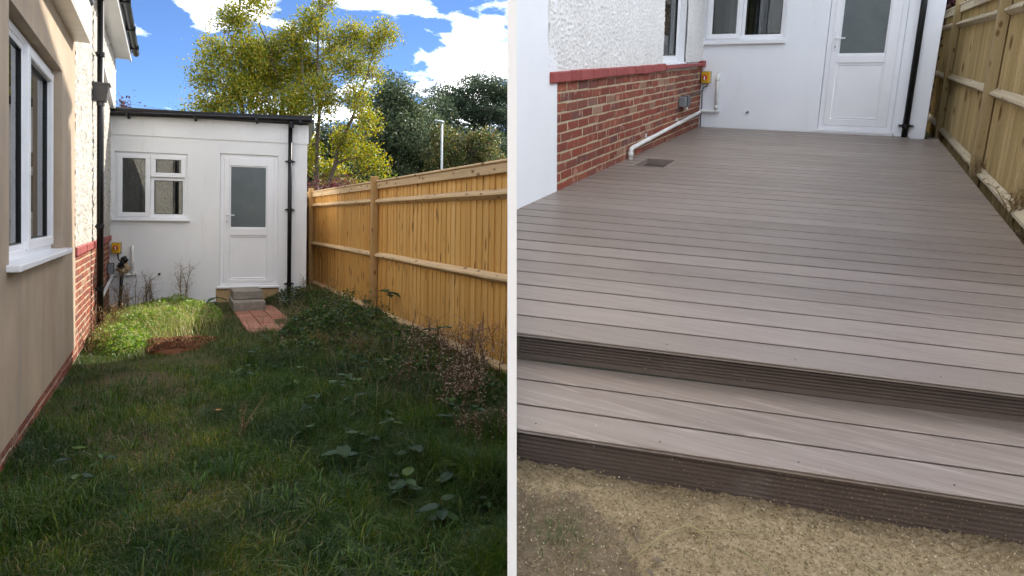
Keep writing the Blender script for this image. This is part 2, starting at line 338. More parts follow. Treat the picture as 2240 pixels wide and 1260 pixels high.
def window(parent, W, x0, x1, z0, z1, y0, lights, sill=None, gl='window_glass', room=True, curtains=()):
    """lights: (xa, xb, za, zb, opening?) rectangles of each sash"""
    f = frame_mb(x0, x1, z0, z1, .05, y0, y0 + .075)
    win = part('window', f, 'upvc', parent, W)
    for (xa, xb, za, zb, op) in lights:
        wd = .07 if op else .052
        part('casement' if op else 'fixed_frame', frame_mb(xa, xb, za, zb, wd, y0 - (.022 if op else -.012), y0 + .06, .008), 'upvc', win, W)
        part('pane', MB().box(xa + wd - .008, xb - wd + .008, y0 + .028, y0 + .036, za + wd - .008, zb - wd + .008), gl, win, W)
        part('gasket', frame_mb(xa + wd - .003, xb - wd + .003, za + wd - .003, zb - wd + .003, .008, y0 + .012, y0 + .030, .001), 'black_plastic', win, W)
    if sill: part('sill', MB().cbox(*sill, .006), 'upvc', win, W)
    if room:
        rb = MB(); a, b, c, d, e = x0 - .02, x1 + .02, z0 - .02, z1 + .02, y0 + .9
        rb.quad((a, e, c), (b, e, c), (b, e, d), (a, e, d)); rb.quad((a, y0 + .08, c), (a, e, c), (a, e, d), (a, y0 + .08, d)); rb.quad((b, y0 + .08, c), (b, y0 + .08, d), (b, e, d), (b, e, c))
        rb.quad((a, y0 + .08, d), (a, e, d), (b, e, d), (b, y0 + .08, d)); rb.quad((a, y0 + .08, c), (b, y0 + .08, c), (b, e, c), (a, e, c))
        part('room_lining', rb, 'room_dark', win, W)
    for (ca, cb_) in curtains:
        cu = MB(); n = 26; z_a, z_b = z0 + .02, z1 - .02
        ps = [(ca + (cb_ - ca) * j / n, y0 + .16 + .025 * math.sin(j * 1.7) + .01 * math.sin(j * 4.1)) for j in range(n + 1)]
        for p, q in zip(ps, ps[1:]): cu.quad((p[0], p[1], z_a), (q[0], q[1], z_a), (q[0], q[1], z_b), (p[0], p[1], z_b))
        part('curtain', cu, 'curtain', win, W, True)
    return win
def door(parent, W, x0, x1, z0, z1, gx0, gx1, gz0, gz1, px0, px1, pz0, pz1, y0=.03):
    d = part('door', frame_mb(x0, x1, z0, z1, .07, y0, y0 + .08, .01), 'upvc', parent, W)
    lx0, lx1, lz0, lz1 = x0 + .06, x1 - .06, z0 + .055, z1 - .06
    leaf = MB(); yl = y0 - .012
    leaf.cbox(lx0, gx0, yl, y0 + .05, lz0, lz1, .008); leaf.cbox(gx1, lx1, yl, y0 + .05, lz0, lz1, .008)
    leaf.cbox(gx0 - .008, gx1 + .008, yl + .001, y0 + .05, gz1, lz1 - .001, .008); leaf.cbox(gx0 - .008, gx1 + .008, yl + .001, y0 + .05, pz1, gz0, .008); leaf.cbox(gx0 - .008, gx1 + .008, yl + .001, y0 + .05, lz0 + .001, pz0, .008)
    part('leaf_frame', leaf, 'upvc', d, W)
    part('bead', frame_mb(gx0, gx1, gz0, gz1, .018, y0 + .002, y0 + .03, .004), 'upvc', d, W)
    part('pane', MB().box(gx0 + .01, gx1 - .01, y0 + .014, y0 + .024, gz0 + .01, gz1 - .01), 'frosted_glass', d, W)
    part('bead', frame_mb(px0, px1, pz0, pz1, .03, y0 + .001, y0 + .03, .008), 'upvc', d, W)
    part('lower_panel', MB().cbox(px0 + .02, px1 - .02, y0 + .012, y0 + .04, pz0 + .02, pz1 - .02, .004), 'upvc', d, W)
    hx, hz = (lx0 + gx0) / 2 + .005, gz0 + .21
    part('handle_plate', MB().cbox(hx - .015, hx + .015, yl - .012, yl + .004, hz - .16, hz + .09, .006), 'upvc', d, W)
    part('handle', MB().tube([(hx, yl - .01, hz), (hx, yl - .045, hz), (hx + .02, yl - .052, hz), (hx + .115, yl - .052, hz)], .0095, 8), 'upvc', d, W, True)
    part('keyhole', MB().cbox(hx - .005, hx + .005, yl - .014, yl, hz - .125, hz - .095, .002), 'black_plastic', d, W)
    part('sill', MB().cbox(x0 - .03, x1 + .03, -.05, y0 + .06, z0 - .035, z0 + .005, .008), 'upvc', d, W)
    return d
def brick_mesh(L, H, seed):
    r_ = random.Random(seed); mb = MB(); c = .006; j = lambda a=.003: r_.uniform(-a, a)
    D = .03
    o = [(j(), 0, j()), (L + j(), 0, j()), (L + j(), 0, H + j()), (j(), 0, H + j())]
    b = [(x, D, z) for x, _, z in o]; fr = [(x + (c if x < L / 2 else -c), -.0025 + j(.0015), z + (c if z < H / 2 else -c)) for x, _, z in o]
    mb.quad(*fr)
    for q in range(4): n = (q + 1) % 4; mb.quad(o[q], o[n], fr[n], fr[q]); mb.quad(b[q], b[n], o[n], o[q])
    return mb.mesh('brick', 'brick')
def brickwork(parent, W, x0, x1, z0, z1, L, H, seed, joint=.0155, parentname='brick_wall', limit=300):
    """brick facing in a wall frame, bricks are sub-parts of brick_wall"""
    bw = part(parentname, MB().box(x0, x1, .0005, .2, z0, z1), 'mortar', parent, W)
    rr = random.Random(seed); full = [brick_mesh(L - joint, H - joint, seed + i) for i in range(7)]
    z = z0; row = 0; n = 0
    while z < z1 - .02:
        h = min(H, z1 - z); x = x0 - (L / 2 if row % 2 else 0) - rr.uniform(0, .02)
        while x < x1 - .01:
            a, b = max(x, x0), min(x + L, x1)
            if b - a > .03 and n < limit:
                jz = rr.uniform(-.004, .004)
                if b - a > L - .001 and h > H - .001: me = rr.choice(full)
                else: me = brick_mesh(b - a - joint, h - joint, rr.randrange(10 ** 6))
                put(bpy.data.objects.new('brick', me), bw, W @ T(a + joint / 2, rr.uniform(-.003, .001), z + joint / 2 + jz)); n += 1
            x += L + rr.uniform(-.006, .006)
        z += H; row += 1
    return bw
def roughcast_mb(name, x0, x1, z0, z1, cell, amp, seed, edge=.012, scl=(34, 80), mat='roughcast'):
    nx = int((x1 - x0) / cell) + 1; nz = int((z1 - z0) / cell) + 1
    xs = np.linspace(x0, x1, nx); zs = np.linspace(z0, z1, nz); V = np.zeros((nz, nx, 3))
    for i, z in enumerate(zs):
        for j, x in enumerate(xs):
            h = noise.noise((x * scl[0] + seed, z * scl[0], seed)) * .6 + noise.noise((x * scl[1], z * scl[1] + seed, 3.3)) * .5
            h = max(h, -.25)
            bulge = noise.noise((x * 2.1, z * 2.1, seed + 9)) * .008
            ex = noise.noise((z * 9, seed, 1.1)) * edge if j in (0, nx - 1) else 0
            ez = noise.noise((x * 9, seed, 7.1)) * edge if i in (0, nz - 1) else 0
            V[i, j] = (x + ex, -h * amp - bulge - .012, z + ez)
    idx = np.arange(nx * nz).reshape(nz, nx)
    F = np.stack([idx[:-1, :-1], idx[:-1, 1:], idx[1:, 1:], idx[1:, :-1]], -1).reshape(-1, 4)
    me = npmesh(name, mat, V.reshape(-1, 3), F); me.polygons.foreach_set('use_smooth', [True] * len(F)); return me
def wall_frame(p, d):            # place matrix of a wall frame: origin p, x along d (2d), y away from the viewer, z up
    d = Vector((d[0], d[1], 0)).normalized(); y = Vector((-d.y, d.x, 0)); m = Matrix((d, y, Vector((0, 0, 1)))).transposed().to_4x4(); m.translation = p; return m
def side_frame(X):               # left hand wall facing +X: x = +Y, y = -X
    m = Matrix((Vector((0, 1, 0)), Vector((-1, 0, 0)), Vector((0, 0, 1)))).transposed().to_4x4(); m.translation = (X, 0, 0); return m
def downpipe(name, parent, W, x, y, z0, z1, r, mat, clips, top=None):
    p = part(name, MB().tube([(x, y, z0), (x, y, z1)], r, 14), mat, parent, W, True)
    for z in clips:
        part('pipe_clip', MB().lathe((x, y, z), [(r, -.03), (r + .007, -.026), (r + .007, .026), (r, .03)], 14).box(x - .075, x + .075, y + r * .3, y + r + .012, z - .012, z + .012), mat, p, W)
    return p

# leaves and blades (numpy)
def frames(n, up_bias=0.0):
    d = rng.normal(size=(n, 3)); d[:, 2] += up_bias; d /= np.linalg.norm(d, axis=1)[:, None]
    a = rng.normal(size=(n, 3)); a -= (a * d).sum(1)[:, None] * d; a /= np.linalg.norm(a, axis=1)[:, None]
    return d, a, np.cross(d, a)
def leaf_quads(P, size, up_bias=.4, aspect=.55):
    n = len(P); d, a, b = frames(n, up_bias); s = size if np.ndim(size) else np.full(n, size); s = s[:, None]
    fold = d * s * .12
    V = np.stack([P - a * s * .5, P + b * s * aspect * .5 + fold, P + a * s * .5, P - b * s * aspect * .5 + fold], 1).reshape(-1, 3)
    F = np.arange(4 * n).reshape(n, 4); return V, F
def pick_cols(n, cols, wts=None, jit=.2):
    c = np.array(cols)[rng.choice(len(cols), n, p=wts)] * rng.uniform(1 - jit, 1 + jit, (n, 1)); return np.clip(c, 0, 1)
def leaf_mesh(name, P, size, cols, wts=None, up_bias=.4, aspect=.55, mat='leaf'):
    V, F = leaf_quads(P, size, up_bias, aspect); return npmesh(name, mat, V, F, np.repeat(pick_cols(len(P), cols, wts), 4, 0))
def blades(name, P, h, wdt, lean, cols, wts=None, mat='grass', ang=None, tint=None):
    n = len(P); ang = rng.uniform(0, 2 * np.pi, n) if ang is None else ang; dr = np.stack([np.cos(ang), np.sin(ang), np.zeros(n)], 1); pr = np.stack([-np.sin(ang), np.cos(ang), np.zeros(n)], 1)
    fa = rng.uniform(0, 2 * np.pi, n); pr = np.stack([np.cos(fa), np.sin(fa), np.zeros(n)], 1)
    h = h[:, None]; L = lean[:, None]; wd = wdt[:, None]; up = np.array([0, 0, 1.])
    m = P + up * h * .62 * np.sqrt(np.clip(1 - L * L * .25, .1, 1)) + dr * h * L * .28; t = P + up * h * np.clip(1 - L * .55, .12, 1) + dr * h * L * .95
    V = np.stack([P - pr * wd * .5, P + pr * wd * .5, m + pr * wd * .42, m - pr * wd * .42, t + pr * wd * .06, t - pr * wd * .06], 1).reshape(-1, 3)
    b = np.arange(n)[:, None] * 6; F = np.concatenate([b + [0, 1, 2, 3], b + [3, 2, 4, 5]], 0)
    cc_ = pick_cols(n, cols, wts)
    if tint is not None: cc_ = np.clip(cc_ * tint, 0, 1)
    return npmesh(name, mat, V, F, np.repeat(cc_, 6, 0))

# ================================================================== LEFT YARD (the overgrown one)
PLACE = LEFT
def hL(x, y):
    return .022 * np.sin(1.7 * x + .6 * y) + .018 * np.sin(2.9 * x - 1.9 * y + 1) + .012 * np.sin(5.1 * x + 4.3 * y) + .03 * np.exp(-((x - 2.2) / .7) ** 2 - ((y - 7) / 2.6) ** 2) - .01
xs = np.concatenate([[-220, -60, -15], np.linspace(-2, 4, 61), [15, 60, 220]]); ys = np.concatenate([[-220, -60, -10], np.linspace(0, 13, 131), [40, 120, 400]])
X, Y = np.meshgrid(xs, ys); near = ((X > -2.1) & (X < 4.1) & (Y > -.1) & (Y < 13.1)); Z = np.where(near, hL(X, Y), -.03)
idx = np.arange(X.size).reshape(X.shape); F = np.stack([idx[:-1, :-1], idx[:-1, 1:], idx[1:, 1:], idx[1:, :-1]], -1).reshape(-1, 4)
me = npmesh('ground', 'soil', np.stack([X, Y, Z], -1).reshape(-1, 3), F); me.polygons.foreach_set('use_smooth', [True] * len(F))
tag(put(bpy.data.objects.new('ground', me)), 'dark soil ground under the overgrown lawn', 'ground', kind='structure')

# ---- main house on the left
S = side_frame(-.78)
house = thing('house', 'house side with tan rendered wall, white pebbledash and red brick base', 'house', (-.78, 6, 0))
S2 = S @ T(0, -.014, 0)
part('rendered_wall', wall_mb(-1, 7.3, .15, 3.2, [(4.4, 6.4, 1.13, 2.6)]), 'tan_render', house, S2)
brickwork(house, S, 2.6, 7.29, 0, .15, .225, .075, 11, parentname='brick_plinth')
window(house, S2, 4.41, 6.39, 1.13, 2.59, .07, [(4.45, 5.299, 1.17, 2.55, False), (5.301, 6.35, 1.17, 2.55, True)], (4.33, 6.52, -.065, .08, 1.095, 1.135), gl='side_glass')
fz = part('fascia', MB().cbox(-1, 7.14, -.15, .0, 3.03, 3.36, .008), 'upvc', house, S)
part('soffit', MB().box(-1, 7.13, -.146, 0, 3.014, 3.029), 'white_pipe', fz, S)
part('roof_edge', MB().cbox(5.6, 7.16, -.17, .1, 3.362, 3.50, .02), 'lead', house, S)
part('corner_cap', MB().box(7.14, 7.17, -.152, -.002, 3.05, 3.34), 'upvc', fz, S)
part('pebbledash_wall', roughcast_mb('pebbledash', 7.24, 12.55, 1.10, 4.12, .024, .024, 5.0, .025, (20, 42), 'old_roughcast'), None, house, S)
part('wall_core', MB().box(7.3, 12.55, .03, .28, .2, 4.1), 'mortar', house, S)
part('wall_end', MB().box(12.52, 12.56, -.01, .3, 2.5, 4.1), 'white_render', house, S)
brickwork(house, S, 7.31, 11.75, 0, 1.02, .236, .0735, 21)
x = 7.27; lr = random.Random(3)
while x < 11.6:
    L_ = lr.uniform(.20, .235); part('ledge_brick', MB().cbox(x, x + L_ - .008, -.035 + lr.uniform(-.004, .004), .05, 1.018 + lr.uniform(-.003, .003), 1.105, .008), 'red_paint', house, S); x += L_
ev = part('eaves', MB().box(7.3, 12.68, -.21, .2, 4.06, 4.10), 'upvc', house, S)
part('eaves_board', MB().box(7.3, 12.70, -.235, -.211, 4.03, 4.22), 'upvc', ev, S)
gp = [(.055 * math.cos(t), .055 * math.sin(t)) for t in np.linspace(math.pi, 2 * math.pi, 9)] + [(.048, .004), (-.048, .004)]
g_ = part('gutter', MB().sweep(gp, (7.3, -.295, 4.2), (12.78, -.295, 4.2), (0, 1, 0), (0, 0, 1)), 'black_plastic', house, S)
for x in (8.2, 9.6, 11.0, 12.2): part('gutter_bracket', MB().box(x - .02, x + .02, -.36, -.235, 4.135, 4.21), 'black_plastic', g_, S)
part('main_roof', MB().quad((7.3, -.3, 4.22), (12.8, -.3, 4.22), (12.8, 2.5, 6.4), (7.3, 2.5, 6.4)).quad((7.3, -.3, 4.26), (7.3, 2.5, 6.44), (12.8, 2.5, 6.44), (12.8, -.3, 4.26)), 'lead', house, S)
dp = downpipe('downpipe', house, S, 8.92, -.085, .02, 4.0, .036, 'black_plastic', (3.3, 1.28, .55))
hp = MB(); zt, zb = 2.94, 2.75
a = [(8.92 - .10, -.175), (8.92 + .10, -.175), (8.92 + .10, .0), (8.92 - .10, .0)]; b = [(8.92 - .065, -.145), (8.92 + .065, -.145), (8.92 + .065, 0), (8.92 - .065, 0)]
for i in range(4): n = (i + 1) % 4; hp.quad((*b[i], zb), (*b[n], zb), (*a[n], zt), (*a[i], zt))
hp.quad(*[(*p, zt) for p in a]); hp.quad(*[(*p, zb) for p in b]); hp.box(8.92 - .11, 8.92 + .11, -.185, 0, zt, zt + .02)
part('hopper_head', hp, 'dark_grey_plastic', dp, S)
part('hopper_spigot', MB().lathe((8.92, -.085, 2.70), [(.042, 0), (.042, .05)], 14), 'dark_grey_plastic', dp, S)
part('abutment_flashing', MB().sweep([(-.03, -.03), (.03, -.03), (.03, .03), (-.03, .03)], (9.6, -.04, 3.34), (12.3, -.04, 2.95), (0, 1, 0), (0, 0, 1)), 'white_render', house, S)

# ---- single storey extension across the end of the yard
E = wall_frame((1.189, 11.183, 0), (.98626, -.16521))
ext = thing('extension', 'white rendered flat-roofed extension behind the long grass, white door over two steps', 'building', M=E)
part('front_wall', wall_mb(-2.02, .885, 0, 2.97, [(-1.93, -.915, 1.36, 2.40), (-.45, .43, .27, 2.44)]), 'white_render', ext, E)
part('side_wall', MB().box(.62, .884, .252, 3.2, 0, 2.97), 'white_render', ext, E)
part('fascia_board', MB().box(-1.99, .905, -.016, -.001, 2.655, 2.968), 'white_render', ext, E)
part('bare_render_patch', MB().prism([(-.50, -.006), (.455, -.006), (.455, .01), (-.50, .01)], 0, .255), 'tan_patch', ext, E)
fl = part('roof', MB().box(-2.0, .99, -.06, 3.25, 3.0, 3.07), 'lead', ext, E)
part('roof_edge', MB().sweep([(-.03, 0), (.0, 0), (.0, .10), (-.03, .10)], (-2.0, -.035, 2.94), (.95, -.035, 3.02), (0, 1, 0), (0, 0, 1)), 'black_plastic', fl, E)
g_ = part('gutter', MB().sweep(gp, (-1.99, -.118, 2.975), (.93, -.118, 3.05), (0, 1, 0), (0, 0, 1)), 'black_plastic', ext, E)
for x in (-1.73, -.80, .1, .77): 
    z = 2.975 + (x + 1.99) / 2.92 * .075
    part('gutter_bracket', MB().box(x - .018, x + .018, -.18, -.07, z - .062, z + .008).box(x - .016, x + .016, -.07, -.0171, z - .085, z - .04), 'black_plastic', g_, E)
part('gutter_outlet', MB().lathe((.63, -.118, 2.90), [(.04, 0), (.045, .1)], 14), 'black_plastic', g_, E)
part('gutter_end', MB().box(.93, .955, -.18, -.03, 2.985, 3.13), 'black_plastic', g_, E)
window(ext, E, -1.93, -.915, 1.365, 2.40, .03, [(-1.90, -1.444, 1.395, 2.37, True), (-1.442, -.945, 2.022, 2.37, True), (-1.442, -.945, 1.395, 2.02, False)], (-1.95, -.885, -.055, .08, 1.33, 1.366), curtains=((-1.62, -1.44),))
door(ext, E, -.45, .43, .29, 2.44, -.305, .258, 1.235, 2.25, -.305, .285, .40, 1.115)
downpipe('downpipe', ext, E, .615, -.06, .08, 2.93, .033, 'black_plastic', (2.35, 1.55, .32))
part('vent_stub', MB().tube([(-1.308, .0, .504), (-1.308, -.05, .50)], .016, 10), 'black_plastic', ext, E)
sl = part('security_light', MB().cbox(-1.99, -1.90, -.16, -.06, 3.03, 3.09, .01).tube([(-1.98, -.02, 3.12), (-1.95, -.1, 3.08)], .012), 'steel', ext, E)

sw = thing('isolator_switch', 'yellow switch box with red dial on white wall above the weeds', 'switch box', M=E @ T(-1.89, 0, .83))
part('box', MB().cbox(-1.947, -1.833, -.085, -.012, .832, .992, .006), 'yellow_plastic', sw, E)
part('back_plate', MB().box(-1.952, -1.828, -.012, -.002, .828, .996), 'grey_plastic', sw, E)
d_ = part('dial', MB().lathe((-1.89, -.085, .918), [(.034, 0), (.034, -.014), (.028, -.018)], 20, 'Y'), 'red_plastic', sw, E, False)
part('lever', MB().cbox(-1.897, -1.883, -.118, -.1035, .885, .935, .004), 'upvc', d_, E)
part('cable_gland', MB().tube([(-1.87, -.045, .83), (-1.87, -.045, .80), (-1.86, -.05, .74), (-1.81, -.07, .68)], .009), 'black_plastic', sw, E, True)
wp = thing('waste_pipe', 'white plastic waste pipe along the brick wall behind the black downpipe', 'pipe', (-.73, 9.1, 0))
c0 = E @ Vector((-1.95, -.04, .49)); c1 = E @ Vector((-1.62, -.04, .505))
part('run', MB().tube([(-.735, 9.12, .0), (-.735, 9.12, .28), (-.735, 9.15, .31), (-.735, 9.2, .32), tuple(c0 + Vector((.005, -.06, -.01))), tuple(c0), tuple(c1)], .021, 12), 'white_pipe', wp, None, True)
c2 = E @ Vector((-1.675, -.04, 0)); part('riser', MB().tube([(c2.x, c2.y, .5), (c2.x, c2.y, .90), (c2.x, c2.y + .02, .93), (c2.x + .002, c2.y + .06, .94)], .021, 12), 'white_pipe', wp, None, True)
for zz in (.33, .5): part('collar', MB().lathe((c2.x, c2.y, zz + .2), [(.021, -.02), (.026, -.018), (.026, .018), (.021, .02)], 12), 'white_pipe', wp)
part('collar', MB().lathe((-.735, 9.12, .25), [(.021, -.02), (.026, -.018), (.026, .018), (.021, .02)], 12), 'white_pipe', wp)
sk = thing('outdoor_socket', 'grey outdoor socket box on brick wall beside the yellow switch box', 'socket', (-.73, 11.15, .55))
part('box', MB().cbox(11.05, 11.20, -.075, -.004, .55, .69, .01), 'grey_plastic', sk, S); part('lid', MB().cbox(11.205, 11.27, -.085, -.004, .54, .70, .01), 'dark_grey_plastic', sk, S)
tp = thing('wrapped_tap', 'outdoor tap on black post wrapped in brown paper and black plastic', 'tap', M=E @ T(-1.79, -.1, 0))
part('post', MB().tube([(-1.83, -.10, .0), (-1.80, -.10, .56)], .024, 10), 'black_plastic', tp, E, True)
def lump(c, r, seed, n=14, amp=.3):
    mb = MB(); i0 = 0; rings = 9
    for i in range(rings + 1):
        th = math.pi * i / rings
        for j in range(n):
            ph = 2 * math.pi * j / n; d = Vector((math.sin(th) * math.cos(ph), math.sin(th) * math.sin(ph), math.cos(th)))
            k_ = 1 + amp * noise.noise(d * 2.3 + Vector((seed, 0, 0)))
            mb.v.append((c[0] + d.x * r[0] * k_, c[1] + d.y * r[1] * k_, c[2] + d.z * r[2] * k_))
    for i in range(rings):
        for j in range(n): a = i * n + j; b = i * n + (j + 1) % n; mb.f.append((a, b, b + n, a + n))
    return mb
part('paper_wrap', lump((-1.79, -.1, .60), (.085, .07, .085), 3, amp=.8), 'paper', tp, E)
part('plastic_wrap', lump((-1.77, -.1, .73), (.05, .05, .055), 8, amp=.5), 'black_plastic', tp, E)
part('plastic_wrap', lump((-1.80, -.15, .64), (.045, .035, .05), 5, amp=.9), 'black_plastic', tp, E)

# ---- steps and tile path
for i, (nm, lab, a) in enumerate((('concrete_step', 'lower grey concrete slab of the doorstep on red tiles', (.86, 1.31, 10.12, 10.9, .02, .165)), ('concrete_step', 'upper grey concrete slab of the doorstep below the white door', (.88, 1.30, 10.36, 10.92, .167, .30)))):
    tag(part(nm, MB().cbox(*a, .012), 'concrete'), lab, 'step')
pth = tag(part('tile_path', MB().box(.86, 1.50, 8.25, 10.7, -.05, .006), 'soil'), 'short red tiled path in front of the doorstep', 'path', kind='structure')
tm = [MB().cbox(0, .196, 0, .196, 0, .03, .004).mesh('tile', 'red_tile')]
for i in range(3):
    for j in range(12):
        if (i + j * 3) % 17 == 5: pass
        put(bpy.data.objects.new('tile', tm[0]), pth, T(.876 + i * .205, 8.27 + j * .203, -.008 + random.uniform(0, .010)) @ Matrix.Rotation(random.uniform(-.02, .02), 4, 'Z'))

# ---- close-boarded fence
def fence(name, label, X, y0, y1, zb, zt, posts, rails, pitch, boardz, mats, wedge=(-.004, .016), rail_in=.05, cap=True, post_top=.06, seed=1, group=None, rl=None):
    """boards facing -X at X; rails and posts on the -X side"""
    t = thing(name, label, 'fence', (X, (y0 + y1) / 2, zb), group)
    rr = random.Random(seed); y = y0; vs_ = []
    for i in range(6):
        j = lambda: rr.uniform(-.003, .003)
        vs_.append(MB().prism([(wedge[0] + j(), 0), (.022, 0), (.022, pitch + .02), (wedge[1] + j(), pitch + .02)], 0, 1).mesh('board', mats[0]))
    while y < y1 - .02:
        z1 = boardz + rr.uniform(-.006, .006)
        put(bpy.data.objects.new('board', rr.choice(vs_)), t, Matrix.Translation((X + rr.uniform(-.002, .003), y, zb)) @ Matrix.Rotation(rr.uniform(-.003, .003), 4, 'X') @ Matrix.Diagonal((1, 1, z1 - zb, 1)))
        y += pitch * rr.uniform(.93, 1.07)
    for py in posts:
        part('post', MB().cbox(X - .09, X - .004, py - .055, py + .055, zb - .1, zt + post_top, .008), mats[2], t)
    pp = sorted([y0 - .05] + list(posts) + [y1 + .05])
    for a, b in zip(pp, pp[1:]):
        a2, b2 = a + .055, b - .055
        if b2 - a2 < .15: continue
        for z in rails:
            dz = rr.uniform(-.006, .006); n = 10; mb = MB(); i0 = 0
            prof = [(0, .045), (-.052, .012), (-.056, -.008), (0, -.045)]
            sw_ = [(a2 + (b2 - a2) * q / n) for q in range(n + 1)]
            for q, yy in enumerate(sw_):
                wb = rr.uniform(-.0025, .0025); mb.v += [(X - .002 + p[0] + (wb if p[0] else 0), yy, z + dz + p[1] + wb) for p in prof]
            for q in range(n):
                for c in range(4): e = (c + 1) % 4; mb.f.append((q * 4 + c, q * 4 + e, (q + 1) * 4 + e, (q + 1) * 4 + c))
            mb.f += [(0, 1, 2, 3), tuple(n * 4 + c for c in (3, 2, 1, 0))]
            part('rail', mb, mats[1], t)
        if cap:
            part('top_rail', MB().cbox(X - .035, X - .003, a2, b2, zt - .115, zt - .025, .004), mats[1], t)
            part('capping', MB().cbox(X - .05, X + .035, a2, b2, zt - .024, zt, .006), mats[1], t)
    return t
fence('fence', 'warm orange close-boarded timber fence above the overgrown grass', 2.56, 4.69, 16.0, .0, 1.95, (8.62, 13.0), (.155, .92, 1.66), .125, 1.93, ('fence_wood', 'fence_rail', 'fence_post'), wedge=(.0, .012), seed=4)

# ---- vegetation of the left yard
def ground_pts(n, x0, x1, y0, y1, pw=2.0):
    u = rng.uniform(size=n); y = 1 / (1 / y0 ** (pw - 1) + u * (1 / y1 ** (pw - 1) - 1 / y0 ** (pw - 1))) ** (1 / (pw - 1)); x = rng.uniform(x0, x1, n)
    return x, y
def vnoise(x, y, s, seed):      # cheap smooth random field 0..1
    return .5 + .25 * (np.sin(s * (x * 1.3 + y * .7) + seed) + np.sin(s * (x * .6 - y * 1.2) * 1.37 + seed * 2.1)) * .8 + .12 * np.sin(s * 2.7 * (x + .4 * y) + seed * 3) 
x, y = ground_pts(260000, -.77, 2.5, 2.0, 11.1, 2.6)
long_ = np.clip((x - .45 - .35 * np.sin(y * .9)) / .8, 0, 1) * np.clip((8.5 - y) / 2, 0, 1)
bare = vnoise(x, y, 3.1, 1.3); soilspot = (((x - .09) / .33) ** 2 + ((y - 7.9) / .45) ** 2 < 1) | (((x + .25) / .38) ** 2 + ((y - 6.35) / .4) ** 2 < rng.uniform(.3, 1.2, len(x))) | (((x + .3) / .5) ** 2 + ((y - 7.2) / .22) ** 2 < rng.uniform(.3, 1.2, len(x)))
path_ = (x > .86 + rng.normal(0, .05, len(x))) & (x < 1.48 + rng.normal(0, .05, len(x))) & (y > 8.25 + rng.normal(0, .15, len(x)))
keep = (rng.uniform(size=len(x)) < np.clip(.35 + 1.1 * bare + long_, 0, 1)) & ~(soilspot & (rng.uniform(size=len(x)) > .08)) & ~path_
x, y, long_, bare = x[keep], y[keep], long_[keep], bare[keep]
P = np.stack([x, y, hL(x, y) - .005], 1); cl = vnoise(x, y, 7.3, 4.2)
dryp = np.exp(-((x - .05) / .32) ** 2) * np.clip(vnoise(x, y, 4.4, 9.3) * 1.5 - .3, 0, 1) * (y < 7)
h = (1 - .45 * dryp) * (.035 + .05 * bare + .15 * long_ * (.4 + cl) + .05 * cl * rng.uniform(.3, 1, len(x))) * rng.uniform(.5, 1.25, len(x))
GC = [(.028, .070, .013), (.040, .092, .016), (.022, .058, .018), (.072, .122, .02), (.11, .10, .046), (.19, .165, .095), (.038, .086, .032)]
o = put(bpy.data.objects.new('lawn_grass', blades('lawn_grass', P, h, rng.uniform(.0025, .0052, len(x)), rng.uniform(.15, 1.0, len(x)), GC, [.24, .26, .17, .14, .05, .015, .125], tint=np.stack([.65 + 1.0 * vnoise(x, y, 3.9, 8.1) * (.6 + .8 * vnoise(x, y, 11, 2.2)), .7 + .75 * vnoise(x, y, 3.9, 8.1) * (.6 + .8 * vnoise(x, y, 11, 2.2)), .8 + .2 * x * 0], 1) * (1 + dryp[:, None] * np.array([1.9, .75, 1.3])))))
tag(o, 'tangled green lawn grass with dry patches filling the yard', 'grass', kind='stuff')
# tussocks: longer blades arching out of common roots
nt_ = 1500; tx, ty = ground_pts(nt_, -.6, 2.4, 2.1, 9.0, 2.2); ok_ = (rng.uniform(size=nt_) < np.clip(.12 + .75 * (tx - .35), .12, 1)) & ~((tx > .8) & (tx < 1.55) & (ty > 8.1)); tx, ty = tx[ok_], ty[ok_]
kb = 34; tr = rng.uniform(.6, 1.35, len(tx)); a_ = rng.uniform(0, 2 * np.pi, (len(tx), kb)); q_ = np.sqrt(rng.uniform(0, 1, (len(tx), kb))) * .05 * tr[:, None]
X_ = (tx[:, None] + q_ * np.cos(a_)).ravel(); Y_ = (ty[:, None] + q_ * np.sin(a_)).ravel(); sz_ = np.repeat(tr, kb)
tn = np.repeat(rng.uniform(.55, 1.7, len(tx)), kb)[:, None] * np.repeat(np.stack([rng.uniform(.8, 1.5, len(tx)), np.ones(len(tx)), rng.uniform(.7, 1.3, len(tx))], 1), kb, 0)
tag(put(bpy.data.objects.new('tussock_grass', blades('tussock_grass', np.stack([X_, Y_, hL(X_, Y_)], 1), sz_ * rng.uniform(.06, .17, len(X_)) * np.where(Y_ > 6.5, .7, 1), rng.uniform(.0035, .0065, len(X_)), rng.uniform(.35, 1.25, len(X_)), [(.038, .092, .018), (.058, .13, .023), (.030, .074, .028), (.10, .155, .032)], None, 'grass', a_.ravel() + rng.normal(0, .4, len(X_)), tn))), 'long coarse grass tussocks standing out of the lawn', 'grass', kind='stuff')
# dead thatch lying flat
x, y = ground_pts(6500, -.75, 2.3, 2.1, 10.5, 2.0); kk = (vnoise(x, y, 2.3, 6.6) + .35 * (x < .7) > rng.uniform(.3, 1.1, len(x))); x, y = x[kk], y[kk]
P = np.stack([x, y, hL(x, y) + rng.uniform(.005, .05, len(x))], 1)
tag(put(bpy.data.objects.new('dry_thatch', blades('dry_thatch', P, rng.uniform(.03, .10, len(x)), rng.uniform(.0015, .003, len(x)), np.full(len(x), 1.6), [(.20, .165, .10), (.13, .10, .055), (.28, .24, .16)], None, 'dry'))), 'pale dead grass stalks lying across the lawn', 'dry grass', kind='stuff')
